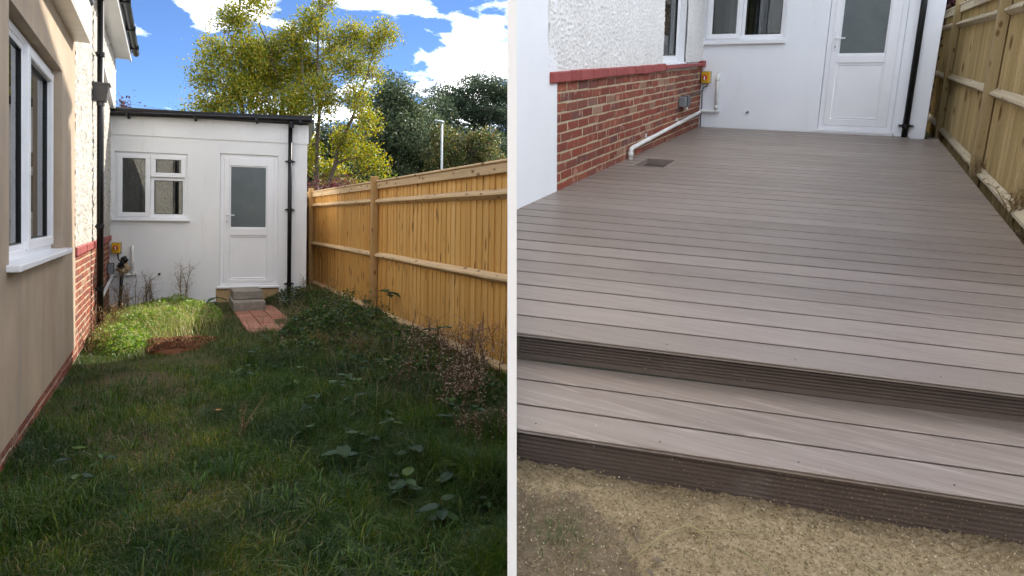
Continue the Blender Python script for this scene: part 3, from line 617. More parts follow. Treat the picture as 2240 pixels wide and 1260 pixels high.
# leafy weed mass along the fence and the sunny patch by the brick wall
def hummock(n, cx, cy, rx, ry, hh):
    a = rng.uniform(0, 2 * np.pi, n); q = np.sqrt(rng.uniform(0, 1, n)); x = cx + rx * q * np.cos(a); y = cy + ry * q * np.sin(a)
    top = hh * (1 - q ** 2) ** .6 * (.65 + .7 * vnoise(x, y, 6, cx * 5)); return np.stack([x, y, hL(x, y) + top * rng.uniform(.25, 1, n) ** .6], 1)
HM = [(1.78, 7.4, .68, 1.0, .38, 12000), (1.5, 3.7, .75, 1.3, .09, 3800), (1.3, 5.0, .6, .9, .10, 2500), (2.1, 4.3, .35, .8, .2, 2500), (2.15, 8.9, .4, .9, .20, 4500), (2.25, 6.3, .3, .8, .18, 3500), (1.3, 6.7, .5, .6, .16, 3500), (1.9, 5.4, .5, .7, .17, 4000), (2.1, 10.2, .42, .7, .26, 4000), (1.9, 10.9, .55, .35, .28, 2500), (1.75, 9.3, .25, .5, .12, 1500)]
P = np.concatenate([hummock(n, *a) for *a, n in HM])
tag(put(bpy.data.objects.new('weed_mass', leaf_mesh('weed_mass', P, rng.uniform(.02, .055, len(P)), [(.035, .075, .020), (.055, .105, .024), (.028, .06, .032), (.10, .125, .035), (.20, .17, .09)], [.28, .3, .18, .14, .10], .7))), 'low leafy weeds heaped along the foot of the fence', 'weeds', kind='stuff')
P = np.concatenate([hummock(n, *a) for *a, n in [(-.25, 9.4, .55, .9, .26, 8000), (.2, 9.9, .5, .8, .22, 5500), (-.45, 8.4, .32, .7, .20, 4000), (-.1, 10.6, .6, .5, .22, 3500)]])
tag(put(bpy.data.objects.new('sunlit_weeds', leaf_mesh('sunlit_weeds', P, rng.uniform(.018, .05, len(P)), [(.17, .28, .05), (.25, .34, .07), (.12, .22, .04), (.36, .32, .15)], [.35, .3, .2, .15], .8))), 'green leafy weeds coloured bright for the sun patch before the white wall', 'weeds', kind='stuff')  # leaf colours far brighter than the fence weeds: sunlight put into the colour
n = 6500; x = rng.normal(-.2, .36, n); y = rng.normal(9.5, .75, n); kk = (x > -.72) & (x < .75) & (y > 7.9) & (y < 11) & (rng.uniform(size=n) < np.clip(1.3 - x * 1.6, 0, 1)); x, y = x[kk], y[kk]; n = len(x); P = np.stack([x, y, hL(x, y)], 1)
tag(put(bpy.data.objects.new('seeding_grass', blades('seeding_grass', P, rng.uniform(.16, .38, n) * np.clip(1.1 - .5 * np.abs(y - 9.4), .5, 1), rng.uniform(.003, .006, n), rng.uniform(.1, .9, n), [(.28, .32, .08), (.46, .40, .20), (.20, .27, .06), (.50, .43, .25)]))), 'tall pale seeding grass, colours lifted for the sun patch by the brick wall', 'grass', kind='stuff')  # pale seed-grass colours, raised further to brighten the sun patch

def weed(name, label, cat, x, y, h, n_stem, spread, cols, leafn, leafsz, seed, stemcol=(.2, .14, .07), wts=None, group=None, lean=.3, z=None):
    r_ = random.Random(seed); z0 = float(hL(x, y)) if z is None else z; t = thing(name, label, cat, (x, y, z0), group); mb = MB(); pts = []
    for i in range(n_stem):
        a = r_.uniform(0, 6.28); L_ = h * r_.uniform(.6, 1); ln = r_.uniform(.05, lean) * L_
        p0 = Vector((x + r_.gauss(0, spread * .35), y + r_.gauss(0, spread * .35), z0 - .02)); path = [p0]
        for q in range(1, 6): f = q / 5; path.append(p0 + Vector((math.cos(a) * ln * f * f + r_.gauss(0, .008), math.sin(a) * ln * f * f + r_.gauss(0, .008), L_ * f)))
        mb.tube(path, [.0062 * (1 - .7 * q / 5) for q in range(6)], 4, False)
        for q in range(leafn):
            f = r_.uniform(.25, 1); k_ = min(4, int(f * 5)); b = path[k_].lerp(path[k_ + 1], f * 5 - k_)
            if r_.random() < .4:
                tip = b + Vector((r_.gauss(0, .06), r_.gauss(0, .06), r_.uniform(.0, .09))) * (h / .5) ; mb.tube([b, tip], [.002, .001], 3, False); b = tip
            pts.append(b + Vector((r_.gauss(0, leafsz * .7), r_.gauss(0, leafsz * .7), r_.gauss(0, leafsz * .6))))
    sm = mb.mesh('stem', 'dry'); a = sm.color_attributes.new('Col', 'FLOAT_COLOR', 'POINT'); a.data.foreach_set('color', np.tile((*stemcol, 1), len(sm.vertices)).astype(np.float32)); 
    put(bpy.data.objects.new('stem', sm), t)
    P = np.array([tuple(p) for p in pts]); put(bpy.data.objects.new('foliage', leaf_mesh('foliage', P, rng.uniform(.5, 1.3, len(P)) * leafsz, cols, wts, .2, .42 if leafsz < .03 else .6)), t); return t
DRY = [(.26, .19, .11), (.34, .26, .17), (.20, .14, .08), (.16, .15, .07)]
RUST = [(.36, .20, .09), (.44, .28, .14), (.28, .16, .07)]
weed('dry_weed', 'tall brown dead weed against white wall, right of the wrapped tap', 'weed', -.28, 11.2, .62, 9, .22, DRY, 26, .022, 1)
weed('dry_weed', 'tall thin dead weed between the white window and the door', 'weed', .22, 11.12, .72, 6, .10, DRY, 34, .024, 2)
weed('rusty_weed', 'rust coloured dead weeds at the corner below the grey socket', 'weed', -.55, 10.5, .55, 16, .22, RUST, 26, .022, 3)
weed('rusty_weed', 'rust coloured dead weeds at the foot of the black downpipe', 'weed', -.62, 8.9, .42, 16, .26, RUST, 22, .02, 4)
weed('rusty_weed', 'tan dead weeds at the near end of the brick wall', 'weed', -.62, 7.95, .34, 12, .22, RUST, 20, .018, 5)
PINK = [(.40, .30, .23), (.48, .37, .29), (.28, .21, .15), (.52, .43, .35)]
weed('feathery_weed', 'big feathery pinkish brown weed at the near end of the fence', 'weed', 2.2, 4.85, .62, 30, .62, PINK, 38, .025, 6, (.14, .09, .06))
weed('feathery_weed', 'feathery dead weed drooping over grass right of the brambles', 'weed', 1.95, 4.35, .42, 24, .55, PINK, 38, .023, 7, (.14, .09, .06))
weed('feathery_weed', 'feathery seeding weed in front of the bottom fence rail', 'weed', 2.3, 5.9, .45, 16, .5, PINK, 40, .02, 8, (.14, .09, .06))
weed('feathery_weed', 'low pale dead weed clump in the middle of the leafy weeds', 'weed', 1.65, 6.1, .3, 18, .3, DRY, 36, .018, 9)
weed('feathery_weed', 'nearest feathery weed at the lower right of the grass', 'weed', 1.75, 3.6, .34, 14, .32, PINK, 44, .015, 19, (.14, .09, .06))
weed('yellow_weed', 'yellowish flowering weed among dark leafy weeds', 'weed', 1.35, 6.55, .34, 14, .22, [(.24, .22, .03), (.16, .17, .03), (.08, .12, .02)], 40, .022, 10)
weed('green_weed', 'thin green weed standing against the near fence post', 'weed', 2.42, 8.35, .62, 6, .14, [(.06, .11, .03), (.10, .13, .04)], 24, .022, 11)
weed('green_weed', 'slender seeding weed before the far fence panel', 'weed', 2.3, 10.2, .6, 6, .12, [(.09, .12, .04), (.16, .15, .07)], 22, .02, 12)
weed('green_weed', 'weeds at the foot of the extension downpipe beside the fence', 'weed', 1.95, 10.85, .5, 10, .3, [(.06, .10, .03), (.14, .12, .06), (.05, .08, .03)], 24, .025, 13)
weed('dry_weed', 'curled dead stalk lying in the open grass', 'weed', .42, 4.35, .26, 3, .03, DRY, 12, .02, 14, lean=1.1)
n = 1800; x = np.clip(rng.normal(1.8, .38, n), .9, 2.48); y = np.clip(rng.normal(7.2, 1.5, n), 4.3, 10.8)
tag(put(bpy.data.objects.new('dead_stalks', blades('dead_stalks', np.stack([x, y, hL(x, y)], 1), rng.uniform(.2, .5, n), rng.uniform(.002, .004, n), rng.uniform(.3, 1.3, n), [(.20, .16, .09), (.28, .23, .14), (.13, .11, .05)], None, 'dry'))), 'thin dead stalks rising through the weeds along the fence', 'dry grass', kind='stuff')
for i, (x, y, h_) in enumerate(((2.3, 9.6, .42), (2.1, 9.0, .40), (2.25, 8.0, .42), (1.95, 8.2, .45), (1.7, 8.0, .40), (2.2, 7.3, .36), (1.85, 7.4, .48), (1.5, 7.3, .38), (1.65, 6.8, .42), (2.05, 6.6, .38), (1.4, 6.4, .30), (1.8, 6.1, .34), (2.1, 5.9, .30), (1.55, 5.7, .26), (1.9, 5.2, .28), (2.05, 10.4, .40))):
    weed('leafy_weed', 'leafy green weed in the tangled bank below the fence rails', 'weed', x, y, h_, 8, .28, [(.045, .09, .024), (.07, .13, .03), (.032, .066, .034), (.12, .15, .045)], 26, .045, 200 + i, (.10, .10, .04), None, 'leafy weeds in the bank along the fence', .6)
def leaf_shape(L_, W_, seg=6):
    mb = MB(); pr = []
    for i in range(seg + 1): f = i / seg; pr.append((L_ * f, W_ * math.sin(math.pi * f ** .8) * .5 * (1 + .12 * (i % 2)), -.18 * L_ * f * f))
    for (a, b) in zip(pr, pr[1:]):
        mb.quad((a[0], 0, a[2]), (b[0], 0, b[2]), (b[0], b[1], b[2] + .14 * W_), (a[0], a[1], a[2] + .14 * W_)); mb.quad((a[0], 0, a[2]), (a[0], -a[1], a[2] + .14 * W_), (b[0], -b[1], b[2] + .14 * W_), (b[0], 0, b[2]))
    return mb
def coloured(me, c):
    a = me.color_attributes.new('Col', 'FLOAT_COLOR', 'POINT'); a.data.foreach_set('color', np.tile((*c, 1), len(me.vertices)).astype(np.float32)); return me
LM = [coloured(leaf_shape(.075, .042).mesh('leaf', 'leaf', True), c) for c in ((.028, .07, .022), (.04, .095, .02), (.03, .065, .035), (.075, .13, .02))]
STM = coloured(MB().tube([(0, 0, -.03), (.01, 0, .05), (.0, .01, .10)], [.003, .0025, .002], 5).mesh('stem', 'dry', True), (.12, .10, .04))
def sprig(name, label, x, y, s, nl, seed, group=None, z=None):
    r_ = random.Random(seed); z0 = float(hL(x, y)) + .055 if z is None else z; t = thing(name, label, 'plant', (x, y, z0), group)
    put(bpy.data.objects.new('stem', STM), t, T(x, y, z0) @ Matrix.Scale(s, 4))
    for i in range(nl):
        a = 6.28 * i / nl + r_.uniform(-.4, .4); q = s * r_.uniform(.75, 1.2)
        put(bpy.data.objects.new('leaf', LM[r_.choice((0, 0, 1, 2, 2, 3))]), t, T(x, y, z0 + s * r_.uniform(.03, .10)) @ Matrix.Rotation(a, 4, 'Z') @ Matrix.Rotation(r_.uniform(-.35, .25), 4, 'Y') @ Matrix.Scale(q, 4))
BR = 'dark green bramble sprig with broad leaves low in the long grass'; BG = 'bramble sprigs in the long grass'
sp_ = [(1.25, 3.85), (1.35, 4.15), (1.42, 3.55), (1.02, 3.95), (1.2, 3.35), (1.5, 4.5), (1.1, 4.5), (.95, 4.6), (1.3, 4.9), (1.6, 5.0), (1.3, 3.0), (1.35, 2.7), (1.1, 2.65), (.75, 4.0), (1.75, 4.1), (1.55, 3.2), (1.2, 5.5), (1.5, 5.7), (1.0, 5.8), (.9, 5.2), (1.65, 5.35), (1.45, 2.95), (1.05, 3.0), (.85, 3.5), (1.9, 5.9), (1.15, 6.2), (.75, 6.6), (.95, 7.2), (1.2, 7.5), (.6, 5.9), (1.7, 6.5), (2.0, 7.6), (2.2, 7.0), (1.5, 8.1), (1.9, 8.4)]
sp_ += [(random.uniform(.85, 2.1), random.uniform(2.6, 7.2)) for _ in range(22)]
for i, (x, y) in enumerate(sp_): sprig('bramble', BR, x, y, random.uniform(.7, 1.45), random.choice((4, 5, 6, 7)), 50 + i, BG)
for i, (x, y) in enumerate(((-.45, 4.15), (-.30, 4.0), (-.38, 3.8))): sprig('seedling', 'small pale leaved seedling in grass beside the brick plinth', x, y, 1.0, 4, 80 + i, 'seedlings beside the brick plinth')
sprig('bramble_shoot', 'bramble shoot hanging over the bottom rail beside the fence post', 2.44, 7.7, 2.0, 6, 91, z=.34); sprig('bramble_shoot', 'large leaved bramble shoot low against the fence near the feathery weed', 2.4, 5.95, 1.9, 6, 92, z=.16)
sprig('weed_shoot', 'single glossy green shoot in grass left of the doorstep', .62, 10.0, 2.2, 3, 93)
# grass tuft at the lower left, heap of dug soil, fallen leaf
n = 900; x = -.5 + rng.normal(0, .11, n); y = 3.62 + rng.normal(0, .12, n)
tag(put(bpy.data.objects.new('grass_tuft', blades('grass_tuft', np.stack([x, y, hL(x, y)], 1), rng.uniform(.08, .2, n), rng.uniform(.003, .006, n), rng.uniform(.3, 1, n), [(.07, .13, .02), (.11, .15, .03), (.05, .10, .02)]))), 'yellow green grass tuft at the lower left beside the wall', 'grass tuft')
sh = thing('soil_heap', 'heap of dug reddish brown soil in the lawn', 'soil heap', (.09, 7.9, 0))
part('mound', lump((.09, 7.9, -.03), (.30, .40, .030), 2.2, 30, .3), 'heap_soil', sh, None, True)
n = 2600; a = rng.uniform(0, 6.28, n); q = np.sqrt(rng.uniform(0, 1, n)); P = np.stack([.09 + (.30 + .14 * np.sin(3 * a + 1)) * q * np.cos(a), 7.9 + (.42 + .2 * np.cos(2 * a)) * q * np.sin(a), .045 * (1 - q ** 2) + rng.uniform(0, .03, n)], 1)
lit = put(bpy.data.objects.new('litter', leaf_mesh('litter', P, rng.uniform(.012, .035, n), [(.16, .06, .03), (.24, .11, .055), (.09, .04, .02), (.32, .20, .11)], None, .6, .5, 'dry')), sh); lit['kind'] = 'stuff'
lf = coloured(leaf_shape(.07, .035).mesh('fallen_leaf', 'dry', True), (.45, .20, .08)); tag(put(bpy.data.objects.new('fallen_leaf', lf), None, T(.3, 4.75, .09) @ Matrix.Rotation(.9, 4, 'Z')), 'orange brown fallen leaf in the open grass', 'leaf')

# ---- trees beyond
def branch_path(a, b, n, r_, wob):
    a, b = Vector(a), Vector(b); L_ = (b - a).length; out_ = []
    for i in range(n + 1):
        f = i / n; p = a.lerp(b, f); p.z += .12 * L_ * math.sin(math.pi * f) * .4
        if 0 < i < n: p += Vector((r_.gauss(0, wob), r_.gauss(0, wob), r_.gauss(0, wob * .5))) * L_
        out_.append(p)
    return out_
def tree(name, label, base, stems, clumps, leaf_n, leaf_sz, cols, wts, seed, r0=.11, twigs=4, up_bias=.4, leafspread=.55, aspect=.55, fill=None, group=None, twig_r=.012):
    """stems: list of trunk polylines; clumps: (x,y,z,rx,ry,rz); branches run from the stems to the clumps"""
    r_ = random.Random(seed); t = thing(name, label, 'tree', base, group); anchors = []
    for s_ in stems:
        p = [Vector(q) for q in s_]; path = []
        for a, b in zip(p, p[1:]): path += branch_path(a, b, 4, r_, .02)[:-1]
        path.append(p[-1]); rad = [r0 * (1 - .8 * i / (len(path) - 1)) for i in range(len(path))]
        part('trunk', MB().tube(path, rad, 8), 'bark', t, None, True); anchors += list(zip(path, rad))[len(path) // 4:]
    lim = MB(); P = []
    tot = sum(c[3] * c[4] * c[5] for c in clumps)
    for c in clumps:
        cc = Vector(c[:3]); cand = [x_ for x_ in anchors if x_[0].z < cc.z + .3] or anchors
        a, ra = min(cand, key=lambda q: (q[0] - cc).length + r_.uniform(0, .8))
        bp = branch_path(a, cc, 5, r_, .05); br = min(ra * .7, .05)
        lim.tube(bp, [br * (1 - .7 * i / 5) for i in range(6)], 5, False)
        for q in range(twigs):
            d = Vector((r_.gauss(0, 1), r_.gauss(0, 1), r_.gauss(.15, .9))).normalized(); tip = cc + Vector((d.x * c[3], d.y * c[4], d.z * c[5])) * r_.uniform(.6, 1.05)
            st = bp[r_.choice((2, 3, 4, 5))]; tp_ = branch_path(st, tip, 3, r_, .06); lim.tube(tp_, [twig_r * (1 - .25 * i) for i in range(4)], 3, False)
            m = int(leaf_n * (c[3] * c[4] * c[5]) / tot / twigs * leafspread)
            for j in range(m):
                f = r_.random() ** .7 * 3; k_ = min(2, int(f)); b = tp_[k_].lerp(tp_[k_ + 1], f - k_); g = leaf_sz * 2.2
                P.append((b.x + r_.gauss(0, g), b.y + r_.gauss(0, g), b.z + r_.gauss(0, g)))
        m = int(leaf_n * (c[3] * c[4] * c[5]) / tot * (1 - leafspread))
        if m:
            d = rng.normal(size=(m, 3)); d /= np.linalg.norm(d, axis=1)[:, None]; d *= (rng.uniform(.25, 1, (m, 1)) ** .5); P += [tuple(q) for q in (np.array(c[:3]) + d * np.array(c[3:6]))]
    part('limbs', lim, 'bark', t); P = np.array(P)
    put(bpy.data.objects.new('crown', leaf_mesh('crown', P, leaf_sz * rng.uniform(.6, 1.3, len(P)), cols, wts, up_bias, aspect)), t); return t
YC = [(.30, .29, .025), (.42, .36, .03), (.16, .20, .025), (.10, .15, .025), (.34, .22, .03)]
cl_ = []; rr = random.Random(12)
spec = [(.75, 4.75, .35), (1.0, 5.4, .4), (.95, 4.0, .45), (1.45, 6.1, .42), (1.85, 6.5, .35), (1.6, 5.2, .5), (1.5, 4.3, .5), (2.2, 5.6, .5), (2.1, 4.7, .5), (2.2, 3.8, .5), (2.8, 5.9, .45), (2.7, 5.0, .5), (2.8, 4.1, .5), (3.2, 6.4, .4), (3.4, 6.95, .3), (3.35, 5.4, .5), (3.4, 4.5, .45), (3.9, 6.1, .42), (4.0, 5.3, .4), (4.4, 6.4, .35), (4.7, 5.9, .35), (5.15, 6.4, .35), (5.0, 5.5, .3), (4.2, 4.5, .35), (4.6, 3.9, .3), (4.9, 4.25, .22), (4.2, 3.4, .4), (4.6, 3.0, .35), (4.0, 2.6, .4), (3.3, 3.2, .35), (4.95, 2.7, .25), (3.0, 2.9, .3), (1.3, 3.4, .4), (4.3, 2.1, .4)]
for x, z, r_ in spec: cl_.append((x, 17 + rr.uniform(-.9, .9), z, r_ * 1.22, r_ * 1.2, r_ * 1.22))
tree('autumn_tree', 'tall thin-stemmed tree with yellow green autumn leaves behind the extension', (3.4, 17, 0),
     [[(3.45, 17, 0), (3.42, 17, 2.4), (3.5, 17.1, 4.2), (3.4, 16.9, 6.6)], [(3.65, 17.1, 0), (3.75, 17, 2.4), (4.3, 16.8, 4.1), (4.9, 17, 6.0)], [(3.3, 16.9, 0), (2.9, 17, 2.6), (2.6, 17.2, 4.2), (2.0, 17, 6.2)], [(2.0, 17.3, 0), (1.9, 17.2, 2.6), (1.6, 17, 4.2), (1.2, 17, 5.6)], [(2.4, 16.6, 0), (2.5, 16.8, 3.0), (3.0, 16.9, 4.6), (3.0, 17, 6.2)], [(1.6, 17, 0), (1.5, 17, 3), (1.0, 17, 4.6)]],
     cl_, 78000, .066, YC, [.28, .20, .26, .17, .09], 5, .085, 12, .2, .72)
def lobes(cx, cy, cz, rx, ry, rz, n, rs, seed):
    r_ = random.Random(seed); o_ = []
    for i in range(n):
        d = Vector((r_.gauss(0, 1), r_.gauss(0, 1), r_.gauss(.2, 1))).normalized() * r_.uniform(.45, 1); s_ = rs * r_.uniform(.6, 1.25)
        o_.append((cx + d.x * rx, cy + d.y * ry, cz + d.z * rz, s_, s_, s_ * .85))
    return o_
DK = [(.05, .075, .035), (.08, .105, .05), (.125, .145, .08), (.035, .055, .028)]
tree('evergreen_tree', 'dense grey green evergreen tree behind the autumn tree', (8.6, 27, 0), [[(8.6, 27, 0), (8.7, 27, 4), (8.6, 27, 7)]], lobes(8.75, 27, 5.0, 1.65, 1.3, 2.75, 60, .85, 2), 52000, .12, DK, [.3, .3, .2, .2], 6, .2, 5, .3, .35)
ced = []; rr = random.Random(8)
for i in range(120):
    lv = rr.uniform(0, 1) ** .85; z = 2.8 + 7.0 * lv; rad = 5.6 * (1 - .35 * lv); a = rr.uniform(0, 6.28); q = rad * rr.uniform(.3, 1)
    ced.append((17.8 + q * math.cos(a), 38 + q * math.sin(a), z + rr.uniform(-.3, .3), rr.uniform(1.0, 1.9), rr.uniform(1.0, 1.9), rr.uniform(.16, .3)))
for i in range(9): ced.append((14.5 + i * .85, 37 + rr.uniform(-1, 1), 9.7 + rr.uniform(-.3, .5), rr.uniform(.7, 1.2), 1, .22))
tree('cedar_tree', 'spreading dark cedar with flat layered branches at the right', (17.8, 38, 0), [[(17.8, 38, 0), (17.8, 38, 5), (17.6, 38, 9.8)]], ced, 95000, .17, [(.04, .065, .04), (.065, .095, .055), (.028, .046, .032), (.10, .13, .07)], [.3, .33, .2, .17], 9, .4, 6, 1.2, .45, .35, twig_r=.03)
SH = [(.05, .075, .025), (.10, .12, .035), (.20, .18, .05), (.24, .16, .06), (.035, .05, .02)]
tree('copper_shrub', 'rounded shrub with copper and green leaves behind the street lamp', (11.4, 25.5, 0), [[(11.4, 25.5, 0), (11.4, 25.5, 2.5), (11.5, 25.5, 4.4)]], lobes(11.7, 25.6, 3.7, 2.1, 1.2, 1.7, 44, .65, 4), 34000, .10, SH, [.3, .25, .15, .12, .18], 7, .1, 5, .3, .4)
PU = [(.10, .030, .035), (.16, .06, .055), (.065, .025, .03), (.20, .12, .09)]
tree('purple_shrub', 'low purple leaved shrub showing above the fence beside the extension', (3.5, 15, 0), [[(3.5, 15, 0), (3.5, 15, 1.2), (3.4, 15, 2.0)]], lobes(3.35, 15, 1.75, .62, .4, .62, 20, .3, 5), 6500, .06, PU, None, 8, .04, 4, .3, .3)
tree('purple_shrub', 'purple leaved twig tip showing above the extension roof by the house', (-.66, 14.2, 0), [[(-.5, 14.2, 0), (-.55, 14.2, 2), (-.74, 14.2, 3.4)]], [(-.72, 14.2, 3.45, .10, .10, .16), (-.62, 14.2, 3.3, .10, .1, .12), (-.78, 14.2, 3.62, .05, .06, .1)], 260, .06, PU, None, 18, .03, 4)
tree('distant_tree', 'small distant green tree top just above the extension roof', (.7, 30, 0), [[(.7, 30, 0), (.7, 30, 3), (.7, 30, 5.2)]], lobes(.75, 30, 4.9, .6, .5, .9, 14, .35, 6), 2600, .10, [(.10, .14, .03), (.16, .17, .04)], None, 10, .08, 4)
for i, (x, y, zc, rx, rz, lab) in enumerate(((7.6, 33, 3.0, 2.9, 3.2, 'dark tree mass between the autumn tree and the evergreen'), (12.4, 33, 4.2, 2.6, 4.0, 'dark broadleaf tree behind the street lamp pole'), (16.2, 31, 3.1, 2.6, 2.8, 'dark broadleaf tree at the right above the fence'), (4.6, 30, 2.4, 2.0, 2.2, 'dark shrub mass low behind the autumn tree stems'))):
    tree('broadleaf_tree', lab, (x, y, 0), [[(x, y, 0), (x, y, zc)]], lobes(x, y, zc, rx, 1.2, rz, 40, 1.0, 30 + i), 24000, .18, DK, [.35, .25, .1, .3], 40 + i, .15, 4, .3, .3)

lp = thing('street_lamp', 'grey street lamp standing behind the fence before dark trees', 'street lamp', (9.34, 23, 0))
part('pole', MB().tube([(9.37, 23, 0), (9.355, 23, 2.6), (9.335, 23, 5.16)], [.06, .045, .038], 10), 'lamp_metal', lp, None, True)
hd = MB().lathe((0, 0, 0), [(.015, -.26), (.075, -.2), (.10, -.02), (.085, .1), (.03, .16)], 14, 'X'); hd.v = [(x_, y_, z_ * .55) for x_, y_, z_ in hd.v]
part('lamp_head', hd, 'lamp_metal', lp, T(9.26, 22.97, 5.22) @ Matrix.Rotation(.12, 4, 'Y'), True)
for i, (za, zb, yy) in enumerate(((5.50, 5.98, 29.6), (5.46, 5.80, 29.9), (5.12, 5.72, 30.2))):
    pth_ = [(5.5 + 13 * q / 10, yy, za + (zb - za) * (q / 10) - .12 * math.sin(math.pi * q / 10)) for q in range(11)]
    tag(part('overhead_wire', MB().tube(pth_, .009, 5), 'wire'), ('highest', 'middle', 'lowest')[i] + ' of the three thin wires before the dark trees', 'wire', 'overhead wires before the trees')
tag(part('overhead_wire', MB().tube([(-2, 20, 4.5), (.2, 20, 4.32), (3, 20, 4.2)], .006, 5), 'wire'), 'thin wire against the sky above the extension gutter', 'wire')

# ================================================================== ADDED DIVIDER, made up to fill the white strip between the two yards (runs straight away from the viewer)
ax = Vector((CF.x, CF.y, 0)).normalized(); nn_ = Vector((ax.y, -ax.x, 0))
def axpt(a, off, z):
    s_ = (off - CR.dot(ax) * a - CR.z * (z - 1.42)) / CR.dot(nn_); p = ax * a + nn_ * s_; return (p.x, p.y, z)
def slab(lo, hi):
    n = len(lo); mb = MB(); mb.v = list(lo) + list(hi); mb.f = [tuple(range(n - 1, -1, -1)), tuple(range(n, 2 * n))] + [(j, (j + 1) % n, (j + 1) % n + n, j + n) for j in range(n)]; return mb
tag(part('added_divider', slab(*[[axpt(a, o_, z) for a, o_ in ((1.5, -.0108), (1.5, .0110), (5.3, .0110), (5.3, -.0108))] for z in (-.1, 2.15)]), 'divider_paint'), 'narrow white added divider seen end-on, filling the strip between the two yards', 'wall')

# ================================================================== RIGHT YARD (the decked one), built level in its own frame
PLACE = RIGHT
RI = RIGHT.inverted(); camR = RI @ Vector((0, 0, 1.42)); nR = (RI.to_3x3() @ CR)
def axX(y, z=0, off=0): return camR.x + (off - nR.y * (y - camR.y) - nR.z * (z - camR.z)) / nR.x      # x on the dividing plane at (y, z)
XW = -2.13; S = side_frame(XW)
house = thing('house', 'house side with smooth white wall, white pebbledash and red brick beside the deck', 'house', (XW, 6, -.3))
def axY(x, z, off): return camR.y + (off - nR.x * (x - camR.x) - nR.z * (z - camR.z)) / nR.y     # y on the dividing plane at (x, z)
part('rendered_wall', slab(*[[(XW + .012, axY(XW + .012, z, .013), z), (XW + .012, 4.69, z), (XW - .24, 4.69, z), (XW - .24, max(axY(XW - .24, z, .013), axY(XW, z, .013)), z)] for z in (-.05, 4.45)]), 'fresh_white', house)
yb = 12.35  # back corner placed for the shadow edge on the left yard
part('unseen_shade_body', slab(*[[(axX(5.0, z, .06), 5.0, z), (XW - .27, 5.0, z), (XW - .27, yb, z), (axX(yb, z, .06), yb, z)] for z in (-.3, 4.25)]), 'white_render', house)  # unseen wedge, shaped to throw shade across the left yard
part('unseen_shade_roof', slab(*[[(axX(5.0, z, .05), 5.0, z), (XW + .15, 5.0, z), (XW + .15, yb + .2, z), (axX(yb + .2, z, .05), yb + .2, z)] for z in (4.46, 4.52)]), 'lead', house)  # unseen roof over the wedge, kept low to set the shade line
part('pebbledash_wall', roughcast_mb('pebbledash', 4.53, 7.73, .945, 1.75, .009, .016, 2.0, .012, (44, 90)), None, house, S)
part('pebbledash_wall', roughcast_mb('pebbledash', 4.6, 7.73, 1.745, 4.45, .06, .012, 4.0), None, house, S)
part('pebbledash_wall', roughcast_mb('pebbledash', 8.85, 9.94, .955, 2.42, .011, .014, 6.0, .008, (44, 90)), None, house, S)
part('pebbledash_wall', roughcast_mb('pebbledash', 7.73, 9.94, 2.40, 4.45, .08, .012, 8.0), None, house, S)
part('wall_core', wall_mb(4.69, 9.96, -.3, 4.45, [(7.74, 8.84, .95, 2.4)], .24), 'white_render', house, S @ T(0, .012, 0))
brickwork(house, S, 4.69, 9.94, -.02, .872, .236, .0805, 31)
x = 4.55; lr = random.Random(6)
while x < 7.78:
    L_ = lr.uniform(.20, .42); L_ = min(L_, 7.8 - x) if 7.8 - x > .1 else 7.8 - x
    part('ledge_brick', MB().cbox(x, x + L_ - .004, -.042 + lr.uniform(-.005, .005), .04, .868 + lr.uniform(-.005, .005), .957 + lr.uniform(-.004, .004), .009), 'red_paint', house, S); x += L_
x = 7.8
while x < 9.75: part('sill_tile', MB().cbox(x, x + .205, -.05, .05, .892 + lr.uniform(-.003, .003), .932, .006), 'red_paint', house, S); x += .21
part('ledge_brick', MB().cbox(9.72, 9.93, -.06, .04, .875, .965, .008), 'red_paint', house, S)
window(house, S, 7.745, 8.835, .955, 2.4, .085, [(7.79, 8.79, 1.0, 2.36, False)], (7.72, 8.86, -.022, .12, .935, .956), curtains=((8.3, 8.75),))

E = wall_frame((-2.15, 9.93, 0), (.9918, -.12775))
ext = thing('extension', 'white rendered extension with white door at the far end of the deck', 'building', M=E)
part('front_wall', wall_mb(-.02, 2.94, -.3, 3.15, [(.03, 1.15, 1.235, 2.28), (1.68, 2.57, .0, 2.16)], .16), 'fresh_white', ext, E)
cE = E @ Vector((2.94, .0, 0)); part('side_wall', MB().prism([(cE.x - .25, cE.y + .21), (cE.x - .02, cE.y + .17), (cE.x - .10, cE.y + 3.2), (cE.x - .33, cE.y + 3.2)], -.3, 3.14), 'fresh_white', ext)
part('roof', MB().box(-.02, 2.97, -.12, 3.1, 3.152, 3.28), 'lead', ext, E)
window(ext, E, .03, 1.15, 1.24, 2.28, .03, [(.055, .545, 1.262, 2.25, True), (.547, 1.125, 1.882, 2.25, True), (.547, 1.125, 1.262, 1.88, False)], (.0, 1.17, -.055, .08, 1.185, 1.241), curtains=((.32, .52), (.6, .8)))
door(ext, E, 1.685, 2.565, .045, 2.155, 1.825, 2.38, 1.02, 1.98, 1.83, 2.39, .19, .915)
part('sill_board', MB().box(1.66, 2.59, -.045, .06, -.03, .009), 'upvc', ext, E)
dp = downpipe('downpipe', ext, E, 2.725, -.062, -.1, 3.1, .036, 'black_plastic', (2.2, .14))
part('clip_bolts', MB().box(2.635, 2.66, -.03, -.002, .125, .155).box(2.79, 2.815, -.03, -.002, .125, .155), 'steel', dp, E)
part('vent_stub', MB().tube([(.737, .0, .24), (.737, -.035, .235)], .016, 10), 'grey_plastic', ext, E)

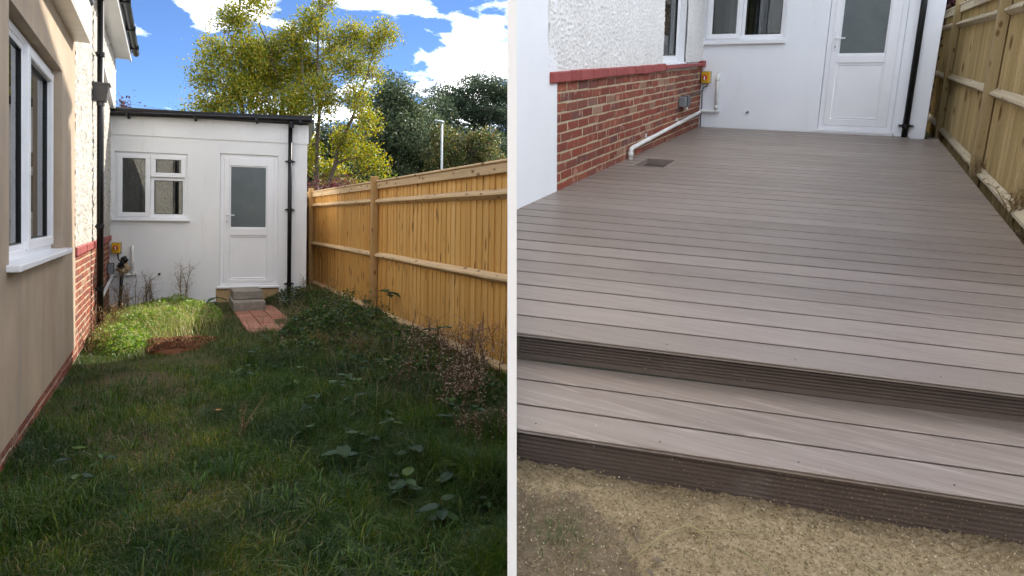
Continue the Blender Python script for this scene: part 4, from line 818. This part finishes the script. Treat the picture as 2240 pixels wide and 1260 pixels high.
sw = thing('isolator_switch', 'yellow switch box with red dial in the corner above the deck', 'switch box', M=E @ T(.12, 0, .64))
part('box', MB().cbox(.005, .12, -.10, -.014, .645, .808, .007), 'yellow_plastic', sw, E @ T(.05, 0, 0))
part('back_plate', MB().box(-.005, .128, -.014, -.002, .640, .815), 'steel', sw, E @ T(.05, 0, 0))
d_ = part('dial', MB().lathe((.062, -.10, .728), [(.036, 0), (.036, -.014), (.03, -.018)], 20, 'Y'), 'red_plastic', sw, E @ T(.05, 0, 0))
part('lever', MB().cbox(.054, .070, -.135, -.1185, .69, .745, .004), 'upvc', d_, E @ T(.05, 0, 0))
part('cable', MB().tube([(.09, -.05, .64), (.085, -.05, .60), (.03, -.05, .585), (.012, -.04, .50), (.018, -.035, .30), (.008, -.035, .15), (.015, -.035, .0)], .008), 'dark_grey_plastic', sw, E @ T(.05, 0, 0), True)
wp = thing('waste_pipe', 'white waste pipe sloping along the brick wall above the deck', 'pipe', (XW + .05, 7, 0))
c0 = E @ Vector((.045, -.045, .235)); c1 = E @ Vector((.335, -.045, .24)); xo = XW + .05
part('run', MB().tube([(xo, 6.50, -.06), (xo, 6.50, .085), (xo, 6.515, .108), (xo, 6.55, .115), (xo, 9.72, .228), tuple(c0), tuple(c1)], .0235, 14), 'white_pipe', wp, None, True)
c2 = E @ Vector((.285, -.045, 0)); part('riser', MB().tube([(c2.x, c2.y, .235), (c2.x, c2.y, .735), (c2.x, c2.y + .015, .757), (c2.x + .005, c2.y + .05, .762)], .0235, 14), 'white_pipe', wp, None, True)
part('collar', MB().lathe((xo, 6.50, .055), [(.0235, -.025), (.029, -.022), (.029, .022), (.0235, .025)], 14), 'white_pipe', wp, None, True)
for zz in (.30, .70): part('collar', MB().lathe((c2.x, c2.y, zz), [(.0235, -.025), (.029, -.022), (.029, .022), (.0235, .025)], 14), 'white_pipe', wp, None, True)
for yy in (7.15, 8.55):
    z = .115 + (yy - 6.55) / 3.17 * .113
    part('pipe_clip', MB().lathe((xo, yy, z), [(.0245, -.012), (.030, -.011), (.030, .011), (.0245, .012)], 14, 'Y').box(XW - .002, XW + .02, yy - .01, yy + .01, z + .02, z + .062), 'white_pipe', wp)
sk = thing('outdoor_socket', 'grey outdoor socket box with black lid on brick wall above the white pipe', 'socket', (XW, 8.8, .38))
part('box', MB().cbox(8.62, 8.74, -.085, -.004, .385, .515, .01), 'grey_plastic', sk, S); part('lid', MB().cbox(8.745, 8.93, -.095, -.006, .375, .525, .012), 'dark_grey_plastic', sk, S)
part('conduit', MB().tube([(8.93, -.035, .50), (9.5, -.035, .515), (9.90, -.035, .535)], .011), 'dark_grey_plastic', sk, S, True); part('plug', MB().tube([(8.80, -.07, .385), (8.82, -.08, .345)], .012), 'upvc', sk, S)

# ---- deck: every board its own part
TH = [(2.18, 10.05), (2.6, 8.9), (3.1, 7.7), (3.65, 6.4), (4, 5.4), (5, 4.0), (6, 2.5), (7.5, -1.0), (9.8, -6.8)]
def th(y): return math.tan(R(float(np.interp(y, [a for a, _ in TH], [b for _, b in TH]))))
deck = thing('deck', 'brown composite timber deck with two steps between brick wall and fence', 'deck', (-.5, 5, -.3))
NB = 42; Y0 = 2.178; PITCH = (9.715 - Y0) / NB; XR = .91
lines = [Y0 + PITCH * k_ for k_ in range(NB + 1)]
def yl(k_, x): return lines[k_] + th(lines[k_]) * (x + .6)
def xleft(k_, x_in=0):
    x = -2.0
    for _ in range(12): x = max(XW + .008, axX(yl(k_, x), 0, .016))
    return x
def board(a, b, gap, xl0, xl1, xr, z1=0, tk=.015, name='board', mat='deck_board', ya=None, yb_=None):
    fa = (lambda x: yl(a, x) + gap / 2) if ya is None else (lambda x: ya(x) + gap / 2); fb = (lambda x: yl(b, x) - gap / 2) if yb_ is None else (lambda x: yb_(x) - gap / 2)
    c = .0022; mb = MB(); prof = []
    for x0_, x1_ in ((xl0, xl1), (xr, xr)):
        A, B = (x0_, fa(x0_)), (x1_, fb(x1_)); 
        prof.append([(A[0], A[1], z1 - tk), (A[0], A[1], z1 - .0095), (A[0], A[1] + .007, z1 - .0092), (A[0], A[1] + .007, z1 - .0048), (A[0], A[1], z1 - .0045), (A[0], A[1], z1 - c), (A[0], A[1] + c, z1), (B[0], B[1] - c, z1), (B[0], B[1], z1 - c), (B[0], B[1], z1 - tk)])
    n = len(prof[0]); mb.v = prof[0] + prof[1]
    for j in range(n): q = (j + 1) % n; mb.f.append((j, q, q + n, j + n))
    mb.f += [tuple(range(n - 1, -1, -1)), tuple(range(n, 2 * n))]
    yc = (fa((xl0 + xr) / 2)); 
    return part(name, mb, mat, deck)
br_ = random.Random(4); VX0, VX1 = -1.955, -1.60; kv = [k_ for k_ in range(NB) if 6.12 < yl(k_, -1.77) + PITCH / 2 < 6.62]
for k_ in range(NB):
    g = .0165 + br_.uniform(-.003, .005)
    xa, xb = xleft(k_), xleft(k_ + 1)
    if k_ in kv:
        board(k_, k_ + 1, g, xa, xb, VX0 - .003); board(k_, k_ + 1, g, VX1 + .003, VX1 + .003, XR); continue
    if k_ in (38, 36, 39): 
        xm = -.72 if k_ != 36 else .25
        board(k_, k_ + 1, g, xa, xb, xm - .002); board(k_, k_ + 1, g, xm + .002, xm + .002, XR); continue
    xr = XR if k_ < NB - 1 else .60
    board(k_, k_ + 1, g, xa, xb, xr)
board(NB - 1, NB, .006, .795, .795, XR)
sub = MB(); sub.prism([(axX(2.4, -.2, .03), 2.42), (XR - .06, 2.78), (XR - .06, 9.2), (XW + .02, 9.6), (XW + .02, 4.1)], -.25, -.06); part('gap_shade_slab', sub, 'black_plastic', deck)  # solid black slab under the boards, so their gaps read as deep shade
lnA = lambda x: 2.249 + .177 * (x + .2)
def riser(yf, x0, x1, z0, z1, mat='riser_board', nr=9):
    """grooved riser facing the viewer: profile swept along its line"""
    prof = [(.0, z1)]; dz = (z1 - z0 - .022) / nr
    prof = [(.02, z1), (.0, z1), (.0, z1 - .006)]
    for i in range(nr):
        z = z1 - .006 - i * dz; prof += [(.008, z - dz * .2), (.008, z - dz * .52), (.0, z - dz * .66), (.0, z - dz)]
    prof += [(-.001, z0), (.02, z0)]
    p0 = Vector((x0, yf(x0), 0)); p1 = Vector((x1, yf(x1), 0)); d = (p1 - p0).normalized(); n_ = Vector((-d.y, d.x, 0))
    return part('riser', MB().sweep(prof, p0, p1, n_, (0, 0, 1)), mat, deck)
r1f = lambda x: 2.306 + .187 * (x + .2); r2f = lambda x: 1.836 + .201 * (x + .2)
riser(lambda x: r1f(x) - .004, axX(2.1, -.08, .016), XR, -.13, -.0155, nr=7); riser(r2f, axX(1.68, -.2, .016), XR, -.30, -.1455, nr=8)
tl = [(2.300, .199), (2.133, .194), (1.958, .203), (1.801, .211)]
for (ya, sa), (yb2, sb) in zip(tl[1:], tl):
    fa = lambda x, ya=ya, sa=sa: ya + sa * (x + .2); fb = lambda x, yb2=yb2, sb=sb: yb2 + sb * (x + .2)
    xl = lambda f: (lambda x0: axX(f(x0), -.13, .016))(axX(f(-1.0), -.13, .016))
    board(0, 0, .012, xl(fa), xl(fb), XR, -.13, .015, 'step_board', 'step_board', fa, fb)
scm = MB().lathe((0, 0, 0), [(.003, 0), (.003, .0006), (.0015, .0009)], 8).mesh('screw', 'black_plastic')
for x in np.arange(-1.0, .9, .45):
    put(bpy.data.objects.new('screw', scm), deck, T(x, lnA(x) + .06, .0002)); put(bpy.data.objects.new('screw', scm), deck, T(x * .9 + .05, 1.801 + .211 * (x * .9 + .25) + .05, -.1298))
# floor vent let into the deck
ya_, yb3 = yl(kv[0], -1.78) + .003, yl(kv[-1] + 1, -1.78) - .003
vt = thing('floor_vent', 'brown slatted vent let into the deck beside the white pipe', 'vent', (-1.78, 6.35, 0))
fr_ = MB()
for (a, b, c, d) in ((VX0, VX1, ya_, ya_ + .028), (VX0, VX1, yb3 - .028, yb3), (VX0, VX0 + .028, ya_ + .0281, yb3 - .0281), (VX1 - .028, VX1, ya_ + .0281, yb3 - .0281)): fr_.cbox(a, b, c, d, -.10, .004, .003)
part('vent_frame', fr_, 'deck_board', vt)
for i in range(9):
    y = ya_ + .045 + i * (yb3 - ya_ - .08) / 9; part('slat', MB().cbox(VX0 + .03, VX1 - .03, y, y + .018, -.075, -.045, .003), 'riser_board', vt)
part('vent_pit', MB().box(VX0, VX1, ya_, yb3, -.16, -.10), 'black_plastic', vt)

# ---- fence on the right
fence('fence', 'olive brown close-boarded timber fence along the right of the deck', 1.08, 3.3, 15.0, -.30, 1.66, (7.31, 10.88), (-.035, .685, 1.395), .14, 1.64, ('olive_wood', 'olive_rail', 'olive_post'), seed=14)
weed('dead_vine', 'dead straw vine caught between fence post and bottom rail', 'vine', 1.02, 7.12, .20, 10, .07, [(.36, .27, .14), (.26, .19, .10)], 18, .014, 70, (.34, .25, .13), z=-.03, lean=1.2)
weed('dead_vine', 'dead straw vine hanging on the fence at the right edge', 'vine', 1.03, 5.5, .22, 10, .07, [(.36, .27, .14), (.16, .13, .08)], 18, .014, 71, (.34, .25, .13), z=-.03, lean=1.2)
weed('dead_vine', 'dead roots hanging below the bottom rail beside the deck edge', 'vine', 1.02, 5.2, .16, 16, .22, [(.34, .27, .15), (.24, .19, .11)], 16, .014, 72, (.30, .23, .13), z=-.20, lean=1.5)

tag(part('passage_ground', MB().prism([(-.5, 3.0), (3.5, 3.0), (4.5, 19), (-.5, 19)], -.4, -.31), 'soil'), 'dark bare soil in the gap between deck and fence', 'ground', kind='structure')
# ---- sand in front of the steps
def nsum(x, y, pts_):
    o_ = np.zeros_like(x)
    for s_, a_, sd in pts_:
        o_ += a_ * np.array([noise.noise((p * s_, q * s_, sd)) for p, q in zip(x.ravel(), y.ravel())]).reshape(x.shape)
    return o_
xg = np.linspace(-1.1, 1.6, 340); yg = np.linspace(.75, 2.2, 190); Xg, Yg = np.meshgrid(xg, yg)
lim_ = np.array([[axX(y, -.28, .012) for y in yg]]).T; Xg = np.maximum(Xg, lim_ + (np.arange(len(xg)) * 1e-4)[None, :])
Zg = -.278 + nsum(Xg, Yg, [(3, .012, 1.0), (14, .006, 2.0), (45, .007, 3.0), (95, .006, 4.0)])
mudm = np.clip((1.50 + .10 * np.sin(Xg * 7) - .16 * (Xg + .3) - Yg + nsum(Xg, Yg, [(6, .14, 5.0)])) / .08, 0, 1)
idx = np.arange(Xg.size).reshape(Xg.shape); F = np.stack([idx[:-1, :-1], idx[:-1, 1:], idx[1:, 1:], idx[1:, :-1]], -1).reshape(-1, 4)
me = npmesh('sand', 'sand', np.stack([Xg, Yg, Zg - mudm * .008], -1).reshape(-1, 3), F, np.repeat(mudm.reshape(-1, 1), 3, 1)); me.polygons.foreach_set('use_smooth', [True] * len(F))
tag(put(bpy.data.objects.new('sand', me)), 'coarse yellow sand and mud in front of the deck steps', 'sand', kind='structure')
def zs(x, y): return -.278 + np.array([noise.noise((p * 3, q * 3, 1.)) * .012 + noise.noise((p * 14, q * 14, 2.)) * .006 for p, q in zip(x, y)])
n = 5200; x = rng.uniform(-.85, .75, n); y = rng.uniform(1.0, 1.7, n); keep = (x > np.array([axX(q, -.28, .03) for q in y])) & (y < 1.52 - .16 * (x + .3) + rng.normal(0, .10, n)); x, y = x[keep], y[keep]
tag(put(bpy.data.objects.new('straw_litter', blades('straw_litter', np.stack([x, y, zs(x, y) + .003], 1), rng.uniform(.012, .05, len(x)), rng.uniform(.0010, .0024, len(x)), np.full(len(x), 1.6), [(.24, .19, .10), (.16, .12, .06), (.30, .25, .14), (.09, .07, .04), (.07, .09, .03)], [.3, .25, .15, .2, .1], 'dry'))), 'dead grass and straw littering the mud below the steps', 'straw', kind='stuff')
n = 160; x = -.62 + rng.normal(0, .06, n); y = 1.42 + rng.normal(0, .05, n); keep = x > np.array([axX(q, -.28, .03) for q in y]); x, y = x[keep], y[keep]
tag(put(bpy.data.objects.new('grass_tuft', blades('grass_tuft', np.stack([x, y, zs(x, y)], 1), rng.uniform(.02, .05, len(x)), rng.uniform(.0015, .003, len(x)), rng.uniform(.5, 1.2, len(x)), [(.06, .10, .025), (.10, .12, .04)]))), 'small green grass tuft in the mud at the divider', 'grass tuft', kind='stuff')
stalks = [[(-.42, 1.42), (-.36, 1.56), (-.30, 1.62), (-.24, 1.60), (-.20, 1.50)], [(-.30, 1.60), (-.2, 1.645), (-.12, 1.68)], [(-.16, 1.60), (-.08, 1.55), (-.03, 1.47), (0, 1.42)], [(.0, 1.42), (.06, 1.52), (.07, 1.62)], [(.10, 1.62), (.22, 1.66), (.34, 1.70)], [(.16, 1.70), (.2, 1.66), (.22, 1.58)], [(.24, 1.64), (.30, 1.69), (.33, 1.78)], [(.02, 1.50), (.12, 1.55), (.18, 1.63)], [(.1, 1.75), (.14, 1.70), (.2, 1.68)]]
for i, s_ in enumerate(stalks):
    p = [(q[0], q[1], float(zs([q[0]], [q[1]])[0]) + .006 + .012 * math.sin(math.pi * j / (len(s_) - 1))) for j, q in enumerate(s_)]
    me_ = coloured(MB().tube(p, [.0018] * (len(p) - 1) + [.0008], 5).mesh('straw_stalk', 'dry', True), random.choice([(.33, .29, .14), (.36, .31, .18), (.26, .24, .10)]))
    tag(put(bpy.data.objects.new('straw_stalk', me_)), 'long dry straw stalk lying on the yellow sand', 'straw', 'straw stalks on the sand')
pm = [lump((0, 0, 0), (1, .8, .6), s_, 8, .5).mesh('pebble', 'pale_stone', True) for s_ in (1.5, 2.5, 3.5)]
for i in range(46):
    x, y = random.uniform(-.85, .6), random.uniform(1.25, 1.85)
    if x < axX(y, -.28, .03) or y > r2f(x) - .03: continue
    tag(put(bpy.data.objects.new('pebble', random.choice(pm)), None, T(x, y, float(zs([x], [y])[0]) + .003) @ Matrix.Scale(random.uniform(.002, .0048), 4)), 'small pale pebble lying on the sand', 'pebble', 'pebbles on the sand')
for i, (x, y, a) in enumerate(((-.36, 1.44, .5), (-.345, 1.385, 2.2))):
    lf = coloured(leaf_shape(.034, .015).mesh('dead_leaf', 'dry', True), (.15, .12, .085)); tag(put(bpy.data.objects.new('dead_leaf', lf), None, T(x, y, -.262) @ Matrix.Rotation(a, 4, 'Z')), 'grey brown dead leaf on the muddy sand', 'leaf', 'dead leaves on the mud')
n = 15000; x = rng.uniform(-.95, .85, n); y = rng.uniform(.95, 2.05, n); keep = (x > np.array([axX(q, -.28, .02) for q in y])) & (y < r2f(x) + .0); x, y = x[keep], y[keep]
P = np.stack([x, y, zs(x, y) + rng.uniform(.001, .007, len(x)) + .010 * np.clip((y - r2f(x) + .09) / .09, 0, 1)], 1)
tag(put(bpy.data.objects.new('sand_grains', leaf_mesh('sand_grains', P, rng.uniform(.003, .0085, len(x)), [(.34, .27, .165), (.43, .36, .23), (.18, .135, .08), (.46, .40, .29)], [.45, .25, .25, .05], .5, .85, 'dry'))), 'coarse sand grains and crumbs scattered below the steps', 'sand', kind='stuff')
# sand crumbs stuck on the lower riser
n = 900; x = np.clip(rng.normal(.15, .3, n), -.8, .9); zz = -.165 - rng.integers(0, 9, n) * .0137 - .004; P = np.stack([x, r2f(x) - .002, zz], 1)
tag(put(bpy.data.objects.new('sand_crumbs', leaf_mesh('sand_crumbs', P, rng.uniform(.002, .005, n), [(.38, .30, .18), (.28, .22, .13)], None, .4, .9, 'dry'))), 'sand crumbs caught on the ridges of the lower riser', 'sand', kind='stuff')
tree('purple_shade_tree', 'purple leaved tree glimpsed above the far end of the olive fence, enlarged to block sun', (1.5, 13.6, -.3), [[(1.5, 13.6, -.3), (1.5, 13.6, 1.5), (1.4, 13.6, 3.5)]], lobes(1.1, 13.6, 2.3, .75, .7, 2.5, 75, .6, 15), 42000, .10, PU, None, 28, .06, 4, .3, .25)  # height and leaf density set to keep sun off the fence and deck edge
